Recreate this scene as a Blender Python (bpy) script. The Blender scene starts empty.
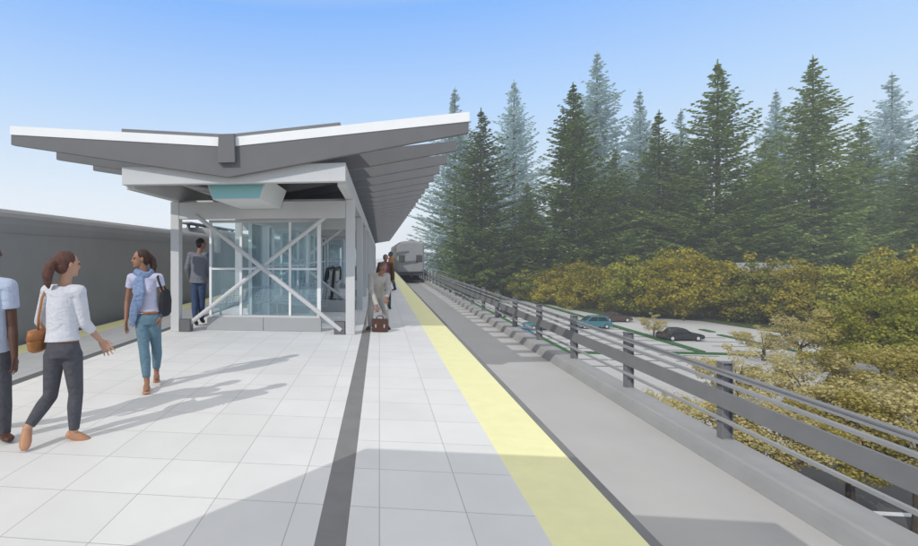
import bpy, bmesh, math, random
from mathutils import Vector, Matrix
R = math.radians
random.seed(7)
S = bpy.context.scene
COL = S.collection

# ---------------------------------------------------------------- camera, world, sun, exposure
EYE = 1.65; FPX = 470.0; CU, CV = 330.0, 255.0; YAW = R(6.0)
cy_, sy_ = math.cos(YAW), math.sin(YAW)
cam_d = bpy.data.cameras.new('camera'); cam = bpy.data.objects.new('camera', cam_d); COL.objects.link(cam)
cam.location = (0, 0, EYE); cam.rotation_euler = (R(90), 0, YAW)
cam_d.sensor_width = 36; cam_d.lens = 36 * FPX / 918
cam_d.shift_x = (459 - CU) / 918; cam_d.shift_y = -(273 - CV) / 918
cam_d.clip_start = 0.05; cam_d.clip_end = 6000
S.camera = cam

SX, SY = 0.92, 1.21                    # shadow offset per metre of height (east, north)
sun_dir = Vector((SX, SY, -1)).normalized()
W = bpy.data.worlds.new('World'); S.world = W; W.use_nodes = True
nt = W.node_tree; bg = nt.nodes['Background']
sky = nt.nodes.new('ShaderNodeTexSky'); sky.sky_type = 'NISHITA'; sky.sun_disc = False
sky.sun_elevation = math.atan2(1, math.hypot(SX, SY))
sky.sun_rotation = math.atan2(-SX, -SY)
sky.air_density = 1.0; sky.dust_density = 0.6; sky.ozone_density = 2.5
# painted gradient: deep blue halfway up, white at the horizon, bright warm zenith added to lift the shade, mixed over the physical sky
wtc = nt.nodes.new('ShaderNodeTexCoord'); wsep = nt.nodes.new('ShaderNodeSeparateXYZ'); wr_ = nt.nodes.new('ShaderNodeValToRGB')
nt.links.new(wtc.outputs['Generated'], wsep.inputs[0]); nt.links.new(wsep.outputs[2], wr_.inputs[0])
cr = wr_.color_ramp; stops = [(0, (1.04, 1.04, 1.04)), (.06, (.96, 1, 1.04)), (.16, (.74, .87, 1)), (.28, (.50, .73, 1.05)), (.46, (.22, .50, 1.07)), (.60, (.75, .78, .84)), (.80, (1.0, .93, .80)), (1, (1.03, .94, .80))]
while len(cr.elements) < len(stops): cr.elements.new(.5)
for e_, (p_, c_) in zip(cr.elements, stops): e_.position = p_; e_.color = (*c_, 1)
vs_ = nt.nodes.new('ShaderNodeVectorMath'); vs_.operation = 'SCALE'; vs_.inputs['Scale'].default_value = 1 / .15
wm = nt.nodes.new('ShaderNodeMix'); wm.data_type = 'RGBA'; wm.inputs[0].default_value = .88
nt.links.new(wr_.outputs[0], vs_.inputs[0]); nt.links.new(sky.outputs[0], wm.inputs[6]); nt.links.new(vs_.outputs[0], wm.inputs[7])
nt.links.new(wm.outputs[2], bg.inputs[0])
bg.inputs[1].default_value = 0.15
sun_d = bpy.data.lights.new('sun', 'SUN'); sun_d.energy = 2.3; sun_d.angle = R(0.3); sun_d.color = (1, .965, .90)
sun = bpy.data.objects.new('sun', sun_d); COL.objects.link(sun)
sun.rotation_euler = sun_dir.to_track_quat('-Z', 'Y').to_euler(); sun.location = (-20, -25, 30)
S.view_settings.view_transform = 'Standard'; S.view_settings.look = 'None'
S.view_settings.exposure = 0.0; S.view_settings.gamma = 1.0; S.view_settings.use_curve_mapping = False

# ---------------------------------------------------------------- measuring helpers
def P(u, v, D):
    lat = (u - CU) * D / FPX
    return Vector((lat * cy_ - D * sy_, lat * sy_ + D * cy_, EYE + (CV - v) * D / FPX))
def G(u, v, z=0.0):
    return P(u, v, FPX * (EYE - z) / (v - CV))

# ---------------------------------------------------------------- materials
def mat(name, col, rough=0.6, metal=0.0, noise=0.06, nscale=3.0, bump=0.0, bscale=60.0, spec=0.3):
    m = bpy.data.materials.new(name); m.use_nodes = True
    t = m.node_tree; b = t.nodes['Principled BSDF']
    b.inputs['Roughness'].default_value = rough; b.inputs['Metallic'].default_value = metal
    b.inputs['Specular IOR Level'].default_value = spec
    b.inputs['Base Color'].default_value = (*col, 1)
    if noise > 0:
        tc = t.nodes.new('ShaderNodeTexCoord'); n = t.nodes.new('ShaderNodeTexNoise')
        n.inputs['Scale'].default_value = nscale; n.inputs['Detail'].default_value = 6; n.inputs['Roughness'].default_value = .65
        r = t.nodes.new('ShaderNodeValToRGB')
        r.color_ramp.elements[0].position = .3; r.color_ramp.elements[1].position = .7
        r.color_ramp.elements[0].color = (*[c * (1 - noise) for c in col], 1)
        r.color_ramp.elements[1].color = (*[min(1, c * (1 + noise)) for c in col], 1)
        t.links.new(tc.outputs['Object'], n.inputs['Vector']); t.links.new(n.outputs[0], r.inputs[0])
        t.links.new(r.outputs[0], b.inputs['Base Color'])
        if bump > 0:
            n2 = t.nodes.new('ShaderNodeTexNoise'); n2.inputs['Scale'].default_value = bscale; n2.inputs['Detail'].default_value = 4
            bp = t.nodes.new('ShaderNodeBump'); bp.inputs['Strength'].default_value = bump; bp.inputs['Distance'].default_value = .01
            t.links.new(tc.outputs['Object'], n2.inputs['Vector']); t.links.new(n2.outputs[0], bp.inputs['Height'])
            t.links.new(bp.outputs[0], b.inputs['Normal'])
    return m

TILE = 0.5528
def tile_mat():
    m = mat('paver', (.79, .79, .785), .75, noise=.05, nscale=1.1)
    t = m.node_tree; b = t.nodes['Principled BSDF']
    base = b.inputs['Base Color'].links[0].from_socket
    geo = t.nodes.new('ShaderNodeNewGeometry'); sep = t.nodes.new('ShaderNodeSeparateXYZ')
    t.links.new(geo.outputs['Position'], sep.inputs[0])
    def line(sock, off):
        a = t.nodes.new('ShaderNodeMath'); a.operation = 'SUBTRACT'; a.inputs[1].default_value = off; t.links.new(sock, a.inputs[0])
        p = t.nodes.new('ShaderNodeMath'); p.operation = 'PINGPONG'; p.inputs[1].default_value = TILE / 2; t.links.new(a.outputs[0], p.inputs[0])
        l = t.nodes.new('ShaderNodeMath'); l.operation = 'LESS_THAN'; l.inputs[1].default_value = .0032; t.links.new(p.outputs[0], l.inputs[0])
        return l.outputs[0]
    mx = t.nodes.new('ShaderNodeMath'); mx.operation = 'MAXIMUM'
    t.links.new(line(sep.outputs[0], 0.0), mx.inputs[0]); t.links.new(line(sep.outputs[1], .324), mx.inputs[1])
    # each paver a shade of its own
    fl = t.nodes.new('ShaderNodeVectorMath'); fl.operation = 'SUBTRACT'; fl.inputs[1].default_value = (0, .324, 0)
    dv = t.nodes.new('ShaderNodeVectorMath'); dv.operation = 'DIVIDE'; dv.inputs[1].default_value = (TILE, TILE, 1000)
    ff = t.nodes.new('ShaderNodeVectorMath'); ff.operation = 'FLOOR'
    wn = t.nodes.new('ShaderNodeTexWhiteNoise'); wn.noise_dimensions = '3D'
    t.links.new(geo.outputs['Position'], fl.inputs[0]); t.links.new(fl.outputs[0], dv.inputs[0]); t.links.new(dv.outputs[0], ff.inputs[0]); t.links.new(ff.outputs[0], wn.inputs['Vector'])
    mr = t.nodes.new('ShaderNodeMapRange'); mr.inputs['To Min'].default_value = .945; mr.inputs['To Max'].default_value = 1.0
    t.links.new(wn.outputs['Value'], mr.inputs[0])
    vm = t.nodes.new('ShaderNodeVectorMath'); vm.operation = 'SCALE'; t.links.new(base, vm.inputs[0]); t.links.new(mr.outputs[0], vm.inputs['Scale'])
    mix = t.nodes.new('ShaderNodeMix'); mix.data_type = 'RGBA'; mix.inputs[7].default_value = (.46, .46, .46, 1)
    t.links.new(mx.outputs[0], mix.inputs[0]); t.links.new(vm.outputs[0], mix.inputs[6]); t.links.new(mix.outputs[2], b.inputs['Base Color'])
    return m

def leaf_mat(name, cols, nscale=.35, trans=.25):
    m = bpy.data.materials.new(name); m.use_nodes = True
    t = m.node_tree; b = t.nodes['Principled BSDF']; b.inputs['Roughness'].default_value = .6; b.inputs['Specular IOR Level'].default_value = .2
    geo = t.nodes.new('ShaderNodeNewGeometry'); tc = t.nodes.new('ShaderNodeTexCoord'); n = t.nodes.new('ShaderNodeTexNoise')
    n.inputs['Scale'].default_value = nscale; n.inputs['Detail'].default_value = 3
    oi = t.nodes.new('ShaderNodeObjectInfo')
    ad = t.nodes.new('ShaderNodeVectorMath'); ad.operation = 'ADD'
    t.links.new(tc.outputs['Object'], ad.inputs[0]); t.links.new(oi.outputs['Location'], ad.inputs[1]); t.links.new(ad.outputs[0], n.inputs['Vector'])
    a = t.nodes.new('ShaderNodeMath'); a.operation = 'MULTIPLY_ADD'; a.inputs[1].default_value = .55
    t.links.new(geo.outputs['Random Per Island'], a.inputs[0])
    s = t.nodes.new('ShaderNodeMath'); s.operation = 'MULTIPLY_ADD'; s.inputs[1].default_value = 1.5; s.inputs[2].default_value = -.52
    t.links.new(n.outputs[0], s.inputs[0]); t.links.new(s.outputs[0], a.inputs[2])
    r = t.nodes.new('ShaderNodeValToRGB'); cr = r.color_ramp
    for i, c in enumerate(cols):
        p = i / (len(cols) - 1)
        e = cr.elements[i] if i < 2 else cr.elements.new(p)
        e.position = p; e.color = (*c, 1)
    for i, e in enumerate(sorted(cr.elements, key=lambda e: e.position)): e.color = (*cols[i], 1)
    t.links.new(a.outputs[0], r.inputs[0]); t.links.new(r.outputs[0], b.inputs['Base Color'])
    tr = t.nodes.new('ShaderNodeBsdfTranslucent'); mx = t.nodes.new('ShaderNodeMixShader'); mx.inputs[0].default_value = trans
    t.links.new(r.outputs[0], tr.inputs[0]); t.links.new(b.outputs[0], mx.inputs[1]); t.links.new(tr.outputs[0], mx.inputs[2])
    t.links.new(mx.outputs[0], t.nodes['Material Output'].inputs[0])
    return m

def glass_mat(name, col, alpha):
    m = bpy.data.materials.new(name); m.use_nodes = True
    t = m.node_tree; t.nodes.remove(t.nodes['Principled BSDF'])
    tr = t.nodes.new('ShaderNodeBsdfTransparent'); tr.inputs[0].default_value = (*col, 1)
    gl = t.nodes.new('ShaderNodeBsdfGlossy'); gl.inputs['Roughness'].default_value = .03
    df = t.nodes.new('ShaderNodeBsdfDiffuse'); df.inputs[0].default_value = (.62, .88, .97, 1)
    fr = t.nodes.new('ShaderNodeFresnel'); fr.inputs[0].default_value = 1.3
    m0 = t.nodes.new('ShaderNodeMixShader'); m0.inputs[0].default_value = alpha
    m1 = t.nodes.new('ShaderNodeMixShader')
    t.links.new(tr.outputs[0], m0.inputs[1]); t.links.new(df.outputs[0], m0.inputs[2])
    t.links.new(fr.outputs[0], m1.inputs[0]); t.links.new(m0.outputs[0], m1.inputs[1]); t.links.new(gl.outputs[0], m1.inputs[2])
    t.links.new(m1.outputs[0], t.nodes['Material Output'].inputs[0])
    return m

def wrinkle(m, scale, dist, stretch=(1, 1, 1)):
    t = m.node_tree; b = t.nodes['Principled BSDF']; tc = t.nodes.new('ShaderNodeTexCoord'); mp = t.nodes.new('ShaderNodeMapping'); mp.inputs['Scale'].default_value = stretch
    n = t.nodes.new('ShaderNodeTexNoise'); n.inputs['Scale'].default_value = scale; n.inputs['Detail'].default_value = 3; n.inputs['Distortion'].default_value = .8
    bp = t.nodes.new('ShaderNodeBump'); bp.inputs['Strength'].default_value = 1; bp.inputs['Distance'].default_value = dist
    t.links.new(tc.outputs['Object'], mp.inputs[0]); t.links.new(mp.outputs[0], n.inputs['Vector']); t.links.new(n.outputs[0], bp.inputs['Height']); t.links.new(bp.outputs[0], b.inputs['Normal'])
M = {
 'tile': tile_mat(),
 'darkband': mat('dark_band', (.235, .235, .235), .8, noise=.08, nscale=4),
 'yellow': mat('tactile_yellow', (.93, .90, .50), .7, noise=.04, nscale=5),
 'concrete': mat('concrete', (.50, .50, .50), .85, noise=.06, nscale=.8, bump=.1),
 'conc_light': mat('concrete_light', (.56, .56, .56), .85, noise=.06, nscale=1.5, bump=.1),
 'curb': mat('curb_concrete', (.37, .37, .37), .85, noise=.08, nscale=1.5, bump=.1),
 'slab': mat('track_slab', (.50, .50, .50), .85, noise=.05, nscale=.7, bump=.08),
 'pave': mat('lot_paving', (.50, .50, .50), .9, noise=.06, nscale=.15),
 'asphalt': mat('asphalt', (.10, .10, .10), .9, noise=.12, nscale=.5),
 'lotline': mat('lot_line', (.14, .14, .14), .9, noise=0),
 'white': mat('white_paint', (.84, .84, .83), .5, noise=.02),
 'marking': mat('road_marking', (.75, .75, .75), .7, noise=.05),
 'steel': mat('painted_steel', (.59, .585, .58), .45, noise=.03, nscale=2),
 'steel_mid': mat('grey_steel', (.40, .40, .40), .5, noise=.03),
 'rafter': mat('rafter_grey', (.15, .15, .153), .6, noise=.05, nscale=2),
 'deck': mat('roof_deck', (.20, .20, .205), .7, noise=.05),
 'soffit': mat('soffit', (.72, .72, .71), .7, noise=.03),
 'teal': mat('teal_panel', (.27, .52, .52), .35, noise=.02),
 'post': mat('rail_steel', (.20, .20, .203), .5, noise=.08),
 'rail_light': mat('rail_light', (.36, .36, .36), .5, noise=.05),
 'rail': mat('rail_plate', (.23, .23, .232), .5, noise=.06),
 'train': mat('train_grey', (.26, .26, .26), .85, noise=.06, nscale=1.2),
 'train_light': mat('train_roof_grey', (.27, .27, .27), .6, noise=.06, nscale=1.2),
 'train_dark': mat('train_dark', (.07, .07, .072), .6, noise=.1),
 'black': mat('black_rubber', (.018, .018, .018), .5, noise=0),
 'chrome': mat('brushed_steel', (.5, .5, .51), .35, metal=.7, noise=.03),
 'grass': mat('grass', (.035, .12, .04), .95, noise=.3, nscale=2),
 'turf': mat('turf', (.07, .10, .035), .95, noise=.35, nscale=.1),
 'bark': mat('bark', (.085, .065, .055), .9, noise=.3, nscale=8),
 'glass': glass_mat('glass', (.94, .98, .99), .11),
 'carglass': mat('car_glass', (.03, .04, .05), .1, noise=0, spec=.6),
 'tyre': mat('tyre', (.02, .02, .02), .8, noise=0),
 'rim': mat('rim', (.65, .65, .65), .35, metal=.3, noise=0),
 'lamp_white': mat('lamp_lens', (.8, .8, .8), .2, noise=0),
 'lamp_red': mat('lamp_red', (.4, .02, .02), .2, noise=0),
 'car_black': mat('car_black', (.018, .018, .02), .25, noise=0, spec=.6),
 'car_teal': mat('car_teal', (.05, .19, .23), .25, noise=0, spec=.6),
 'car_brown': mat('car_brown', (.07, .04, .03), .3, noise=0, spec=.6),
 'car_grey': mat('car_grey', (.10, .105, .11), .3, noise=0, spec=.6),
 'car_blue': mat('car_blue', (.03, .14, .25), .3, noise=0, spec=.6),
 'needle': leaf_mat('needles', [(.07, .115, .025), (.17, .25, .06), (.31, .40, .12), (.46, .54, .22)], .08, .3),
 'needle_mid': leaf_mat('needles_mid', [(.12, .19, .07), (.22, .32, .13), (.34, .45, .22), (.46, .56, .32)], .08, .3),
 'needle_fade': leaf_mat('needles_fade', [(.40, .52, .50), (.48, .61, .60), (.56, .68, .69), (.64, .76, .78)], .12, .4),  # painted fade: needles paled to look hazed by distance
 'autumn': leaf_mat('autumn_leaves', [(.08, .075, .012), (.23, .20, .018), (.40, .33, .03), (.56, .48, .06)], .35, .3),
 'autumn_green': leaf_mat('autumn_green_leaves', [(.07, .085, .015), (.19, .20, .025), (.34, .33, .04), (.50, .47, .08)], .35, .3),
 'autumn_yellow': leaf_mat('autumn_yellow_leaves', [(.18, .15, .05), (.33, .28, .07), (.47, .40, .11), (.58, .50, .2)], .45, .35),
 'autumn_pale': leaf_mat('autumn_pale_leaves', [(.30, .26, .12), (.46, .40, .17), (.58, .50, .22), (.66, .60, .33)], .45, .35),
 'cloth_white': mat('white_knit', (.62, .63, .68), .9, noise=.05, nscale=30),
 'cloth_lilac': mat('lilac_tee', (.52, .52, .66), .9, noise=.05, nscale=20),
 'cloth_sky': mat('pale_blue_shirt', (.45, .52, .66), .9, noise=.04, nscale=20),
 'scarf_blue': mat('blue_scarf', (.20, .27, .42), .95, noise=.35, nscale=45),
 'denim_grey': mat('grey_denim', (.085, .085, .10), .9, noise=.12, nscale=25),
 'denim_pale': mat('faded_denim', (.13, .22, .28), .9, noise=.12, nscale=25),
 'denim_blue': mat('blue_denim', (.06, .09, .17), .9, noise=.15, nscale=25),
 'tweed': mat('grey_blazer', (.19, .20, .23), .9, noise=.25, nscale=60),
 'beige': mat('beige_suit', (.46, .43, .39), .9, noise=.1, nscale=20),
 'black_cloth': mat('black_cloth', (.03, .03, .035), .9, noise=.1, nscale=20),
 'magenta': mat('magenta_scarf', (.28, .04, .14), .9, noise=.15, nscale=30),
 'orange': mat('orange_jacket', (.42, .17, .04), .9, noise=.1, nscale=20),
 'tealcloth': mat('teal_cloth', (.035, .075, .10), .9, noise=.1, nscale=20),
 'cap_blue': mat('blue_cap', (.05, .10, .17), .8, noise=.1, nscale=20),
 'leather_tan': mat('tan_leather', (.36, .15, .055), .5, noise=.12, nscale=25),
 'leather_brown': mat('brown_leather', (.085, .04, .028), .45, noise=.15, nscale=25),
 'shoe_tan': mat('tan_shoes', (.50, .26, .15), .5, noise=.05),
 'skin_a': mat('skin_light', (.50, .29, .20), .55, noise=.05, nscale=15),
 'skin_b': mat('skin_tan', (.33, .17, .11), .55, noise=.05, nscale=15),
 'skin_c': mat('skin_dark', (.11, .055, .038), .5, noise=.05, nscale=15),
 'hair': mat('brown_hair', (.055, .028, .02), .6, noise=.35, nscale=40),
 'hair_red': mat('auburn_hair', (.11, .05, .038), .6, noise=.35, nscale=40),
 'hair_black': mat('black_hair', (.018, .015, .014), .6, noise=.2, nscale=40),
 'hair_grey': mat('grey_hair', (.16, .12, .11), .7, noise=.2, nscale=40),
 'lip': mat('lip', (.33, .10, .09), .5, noise=0),
 'eye': mat('eye', (.02, .015, .012), .2, noise=0),
 'housewall': mat('house_wall', (.45, .44, .43), .9, noise=.06),
 'houseroof': mat('house_roof', (.28, .28, .29), .9, noise=.1),
}

for k_ in ('cloth_white', 'cloth_lilac', 'cloth_sky', 'scarf_blue', 'denim_grey', 'denim_pale', 'denim_blue', 'tweed', 'beige', 'orange', 'tealcloth', 'magenta'):
    wrinkle(M[k_], 9, .022, (1, 1, 1.6))
for k_ in ('hair', 'hair_red', 'hair_black', 'hair_grey'):
    wrinkle(M[k_], 60, .012, (1, 1, .18))
# ---------------------------------------------------------------- mesh helpers
class MB:
    def __init__(s): s.v = []; s.f = []; s.m = []
    def add(s, vs, fs, mi=0):
        o = len(s.v); s.v += [tuple(p) for p in vs]; s.f += [tuple(i + o for i in f) for f in fs]; s.m += [mi] * len(fs); return s
    def box(s, a, b, mi=0):
        x0, y0, z0 = a; x1, y1, z1 = b
        x0, x1 = min(x0, x1), max(x0, x1); y0, y1 = min(y0, y1), max(y0, y1); z0, z1 = min(z0, z1), max(z0, z1)
        return s.add([(x0,y0,z0),(x1,y0,z0),(x1,y1,z0),(x0,y1,z0),(x0,y0,z1),(x1,y0,z1),(x1,y1,z1),(x0,y1,z1)],
                     [(0,3,2,1),(4,5,6,7),(0,1,5,4),(1,2,6,5),(2,3,7,6),(3,0,4,7)], mi)
    def cbox(s, a, b, c=.01, mi=0):           # box with chamfered long edges (all 12 via bevel)
        bm = bmesh.new(); bmesh.ops.create_cube(bm, size=1)
        d = [abs(b[i] - a[i]) for i in range(3)]; m_ = [(b[i] + a[i]) / 2 for i in range(3)]
        for v in bm.verts: v.co = Vector([v.co[i] * d[i] + m_[i] for i in range(3)])
        bmesh.ops.bevel(bm, geom=bm.edges[:], offset=min(c, min(d) * .3), segments=2, profile=.5, affect='EDGES')
        bm.verts.index_update()
        s.add([v.co[:] for v in bm.verts], [[v.index for v in f.verts] for f in bm.faces], mi); bm.free(); return s
    def prism(s, poly, y0, y1, axis='Y', mi=0):     # poly in (x,z) extruded along Y, or (y,z) along X, or (x,y) along Z
        n = len(poly)
        def pt(p, t): return {'Y': (p[0], t, p[1]), 'X': (t, p[0], p[1]), 'Z': (p[0], p[1], t)}[axis]
        vs = [pt(p, y0) for p in poly] + [pt(p, y1) for p in poly]
        fs = [tuple(range(n)), tuple(reversed(range(n, 2 * n)))] + [(i, i + n, (i + 1) % n + n, (i + 1) % n) for i in range(n)]
        return s.add(vs, fs, mi)
    def loft(s, pts, rad, n=12, right=None, cap=True, mi=0):
        """pts centres, rad list of r or (rx, ry); right fixes the rx axis"""
        pts = [Vector(p) for p in pts]; vs = []; k = len(pts)
        up0 = None
        for i, p in enumerate(pts):
            t = (pts[min(i + 1, k - 1)] - pts[max(i - 1, 0)])
            t = t.normalized() if t.length > 1e-9 else Vector((0, 0, 1))
            r0 = Vector(right) if right is not None else (up0 if up0 is not None else (Vector((1, 0, 0)) if abs(t.x) < .8 else Vector((0, 1, 0))))
            ax = (r0 - t * r0.dot(t)); ax = ax.normalized() if ax.length > 1e-6 else t.orthogonal().normalized()
            up0 = ax; ay = t.cross(ax)
            r = rad[i]; rx, ry = (r, r) if not isinstance(r, (tuple, list)) else r
            for j in range(n):
                a = 2 * math.pi * j / n
                vs.append(p + ax * (rx * math.cos(a)) + ay * (ry * math.sin(a)))
        fs = []
        for i in range(k - 1):
            for j in range(n):
                j2 = (j + 1) % n
                fs.append((i * n + j, i * n + j2, (i + 1) * n + j2, (i + 1) * n + j))
        if cap:
            fs.append(tuple(reversed(range(n)))); fs.append(tuple(range((k - 1) * n, k * n)))
        return s.add(vs, fs, mi)
    def tube(s, a, b, r, r2=None, n=10, mi=0):
        return s.loft([a, b], [r, r if r2 is None else r2], n, mi=mi)
    def cap(s, a, b, ra, rb, n=12):               # capsule with round ends
        a = Vector(a); b = Vector(b); d = (b - a); L = d.length; d = d / L if L > 1e-6 else Vector((0, 0, 1))
        pts = []; rr = []
        for q in (85, 60, 30): pts.append(a - d * ra * math.sin(R(q))); rr.append(ra * math.cos(R(q)))
        pts.append(a); rr.append(ra); pts.append(b); rr.append(rb)
        for q in (30, 60, 85): pts.append(b + d * rb * math.sin(R(q))); rr.append(rb * math.cos(R(q)))
        return s.loft(pts, rr, n)
    def ell(s, c, ax, ay, az, r, n=14, m_=9):      # ellipsoid with axes
        c = Vector(c); vs = [c - az * r[2]]; 
        for i in range(1, m_):
            ph = -math.pi / 2 + math.pi * i / m_
            for j in range(n):
                a = 2 * math.pi * j / n
                vs.append(c + ax * (r[0] * math.cos(ph) * math.cos(a)) + ay * (r[1] * math.cos(ph) * math.sin(a)) + az * (r[2] * math.sin(ph)))
        vs.append(c + az * r[2]); fs = []
        for j in range(n): fs.append((0, 1 + (j + 1) % n, 1 + j))
        for i in range(m_ - 2):
            for j in range(n):
                a = 1 + i * n + j; b = 1 + i * n + (j + 1) % n
                fs.append((a, b, b + n, a + n))
        l = len(vs) - 1; o = 1 + (m_ - 2) * n
        for j in range(n): fs.append((o + j, o + (j + 1) % n, l))
        return s.add(vs, fs)
    def build(s, name, m, parent=None, smooth=False, voxel=None, origin=None, relax=3):
        me = bpy.data.meshes.new(name); o3 = Vector(origin) if origin is not None else Vector((0, 0, 0))
        me.from_pydata([tuple(Vector(p) - o3) for p in s.v], [], s.f); me.validate()
        ms = m if isinstance(m, (list, tuple)) else [m]
        for q in ms: me.materials.append(M[q] if isinstance(q, str) else q)
        if len(ms) > 1: me.polygons.foreach_set('material_index', s.m[:len(me.polygons)])
        bm = bmesh.new(); bm.from_mesh(me); bmesh.ops.recalc_face_normals(bm, faces=bm.faces[:]) if len(bm.faces) < 60000 else None; bm.to_mesh(me); bm.free()
        o = bpy.data.objects.new(name, me); COL.objects.link(o); o.location = o3
        if voxel:
            md = o.modifiers.new('r', 'REMESH'); md.mode = 'VOXEL'; md.voxel_size = voxel
            sm = o.modifiers.new('s', 'SMOOTH'); sm.factor = .5; sm.iterations = relax
            dg = bpy.context.evaluated_depsgraph_get(); dg.update()
            me2 = bpy.data.meshes.new_from_object(o.evaluated_get(dg)); me2.name = name
            o.modifiers.clear(); o.data = me2; bpy.data.meshes.remove(me)
            me = me2
            if not me.materials: me.materials.append(M[ms[0]])
            smooth = True
        if smooth: me.polygons.foreach_set('use_smooth', [True] * len(me.polygons))
        if parent is not None:
            o.parent = parent; o.location = o3 - parent.location if origin is not None else -parent.location
        return o

def tag(o, label=None, cat=None, group=None, kind=None):
    if label: o['label'] = label
    if cat: o['category'] = cat
    if group: o['group'] = group
    if kind: o['kind'] = kind
    return o
def empty(name, loc, label, cat, group=None):
    o = bpy.data.objects.new(name, None); COL.objects.link(o); o.location = loc; o.empty_display_size = .2
    return tag(o, label, cat, group)
def struct(o): o['kind'] = 'structure'; return o
ORD = ['first','second','third','fourth','fifth','sixth','seventh','eighth','ninth','tenth','eleventh','twelfth','thirteenth','fourteenth','fifteenth','sixteenth','seventeenth','eighteenth','nineteenth','twentieth']

# ---------------------------------------------------------------- ground and platform
GZ = -8.25; XC = -2.49
struct(MB().add([(-500,-150,GZ),(900,-150,GZ),(900,1300,GZ),(-500,1300,GZ)], [(0,1,2,3)]).build('ground', 'pave'))
def sheet(name, pts, z, m, kind='structure'):
    o = MB().add([(p[0], p[1], z) for p in pts], [tuple(range(len(pts)))]).build(name, m); o['kind'] = kind; return o
# street crossing under the station, and darker lane further up the lot
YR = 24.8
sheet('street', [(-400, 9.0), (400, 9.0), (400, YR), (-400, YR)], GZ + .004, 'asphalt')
sheet('road_marking', [(12, 19.95), (60, 19.95), (60, 20.25), (12, 20.25)], GZ + .008, 'marking')
sheet('lane', [(14, 37.6), (300, 37.6), (300, 41.6), (14, 41.6)], GZ + .006, 'concrete')
# grass beneath the far trees
gl = [G(437, 272, GZ), G(470, 284, GZ), G(500, 293, GZ), G(540, 303, GZ), G(600, 315, GZ), G(700, 321, GZ), G(826, 340, GZ), G(1000, 350, GZ)]
sheet('lawn', [(p.x, p.y) for p in gl] + [(880, 60), (880, 1280), (120, 1280)], GZ + .005, 'turf')
# viaduct deck carrying both tracks
vb = MB(); vb.box((-10.4, -12, -1.8), (5.02, 190, -1.2)); struct(vb.build('track_slab', 'slab'))
pb = MB(); pb.box((-6.5, -8, -1.197), (1.52, 66, -.012))
struct(pb.build('platform_base', 'concrete'))
Y0, Y1 = -8, 66
def strip(name, x0, x1, m, z0=-.012):
    return struct(MB().box((x0, Y0, z0 - .06), (x1, Y1, 0)).build(name, m))
strip('platform_paving', -4.61, -.37, 'tile')
strip('platform_paving', -.19, .98, 'tile')
strip('platform_paving', -5.96, -4.79, 'tile')
strip('dark_paving_band', -.37, -.19, 'darkband')
strip('dark_paving_band', -4.79, -4.61, 'darkband')
# truncated-dome tactile strips
for n_, (x0, x1) in enumerate(((.98, 1.528), (-6.508, -5.96))):
    struct(MB().box((x0, Y0, -.07), (x1, Y1, .0)).build('tactile_strip', 'yellow'))
strip('platform_edge', 1.528, 1.60, 'darkband', -.10)
strip('platform_edge', -6.58, -6.508, 'darkband', -.10)
# curb with coved inner face
pr = [(4.52, -1.197), (4.53, -1.15), (4.55, -1.05), (4.57, -.985), (4.60, -.96), (5.0, -.96), (5.0, -1.197)]
t = MB(); t.prism(pr, -12, 190); cu = t.build('parapet_curb', 'curb')
tag(cu, 'long low concrete curb with sloped inner face carrying the steel railing', 'curb')
# piers of the viaduct
for i, y in enumerate((-6, 14, 34, 54, 74, 94)):
    for x in (-8.2, 3.0):
        o = MB().loft([(x, y, GZ), (x, y, -2.2), (x, y, -1.8)], [.55, .55, .75], 20).build('viaduct_pier', 'concrete', smooth=False)
        tag(o, 'round concrete column holding up the elevated station out of sight below the deck', 'pier', 'piers under the viaduct'); o['kind'] = 'structure'

# green strips and stall lines of the parking lot
def ribbon(name, pts, w, m, z=.10, h=.0):
    mb = MB()
    for a, b in zip(pts[:-1], pts[1:]):
        a = Vector((a[0], a[1], 0)); b = Vector((b[0], b[1], 0)); d = (b - a).normalized(); n = Vector((-d.y, d.x, 0)) * w / 2
        mb.prism([(p.x, p.y) for p in (a - n - d * .1, b - n + d * .1, b + n + d * .1, a + n - d * .1)], GZ + .01, GZ + z, 'Z'); z -= .004
    return mb.build(name, m)
strips = [([(464,299),(489,311.5),(514,325),(540,338),(566,352)], .9), ([(566,352.6),(609,353.7)], .8), ([(489,296),(514,297.5),(545,306),(600,322),(670,343),(700,352)], 1.0),
          ([(663,353),(715,354.2),(760,355.5)], .7), ([(702,330),(712,332.3)], .8), ([(720,335.5),(780,348),(826,358)], .7)]
for i, (p, w) in enumerate(strips):
    struct(ribbon('grass_strip', [G(u, v, GZ) for u, v in p], w, 'grass', .12))
sl = MB()
rnd = random.Random(3)
for k in range(24):
    y = 44 + k * 2.75
    for (xa, xb) in ((9.5, 14.5), (16.5, 21.5), (21.6, 26.6), (27.5, 33), (36, 41)):
        x1 = 11 + (y - 40) * .36 if xa < 10 else xb
        if xa > 30 and y > 62: continue
        if xa < 30 and y > 90 and xa > 18: continue
        sl.box((xa, y, GZ + .004), (xb, y + .30, GZ + .012))
struct(sl.build('parking_lines', 'lotline'))

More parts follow.
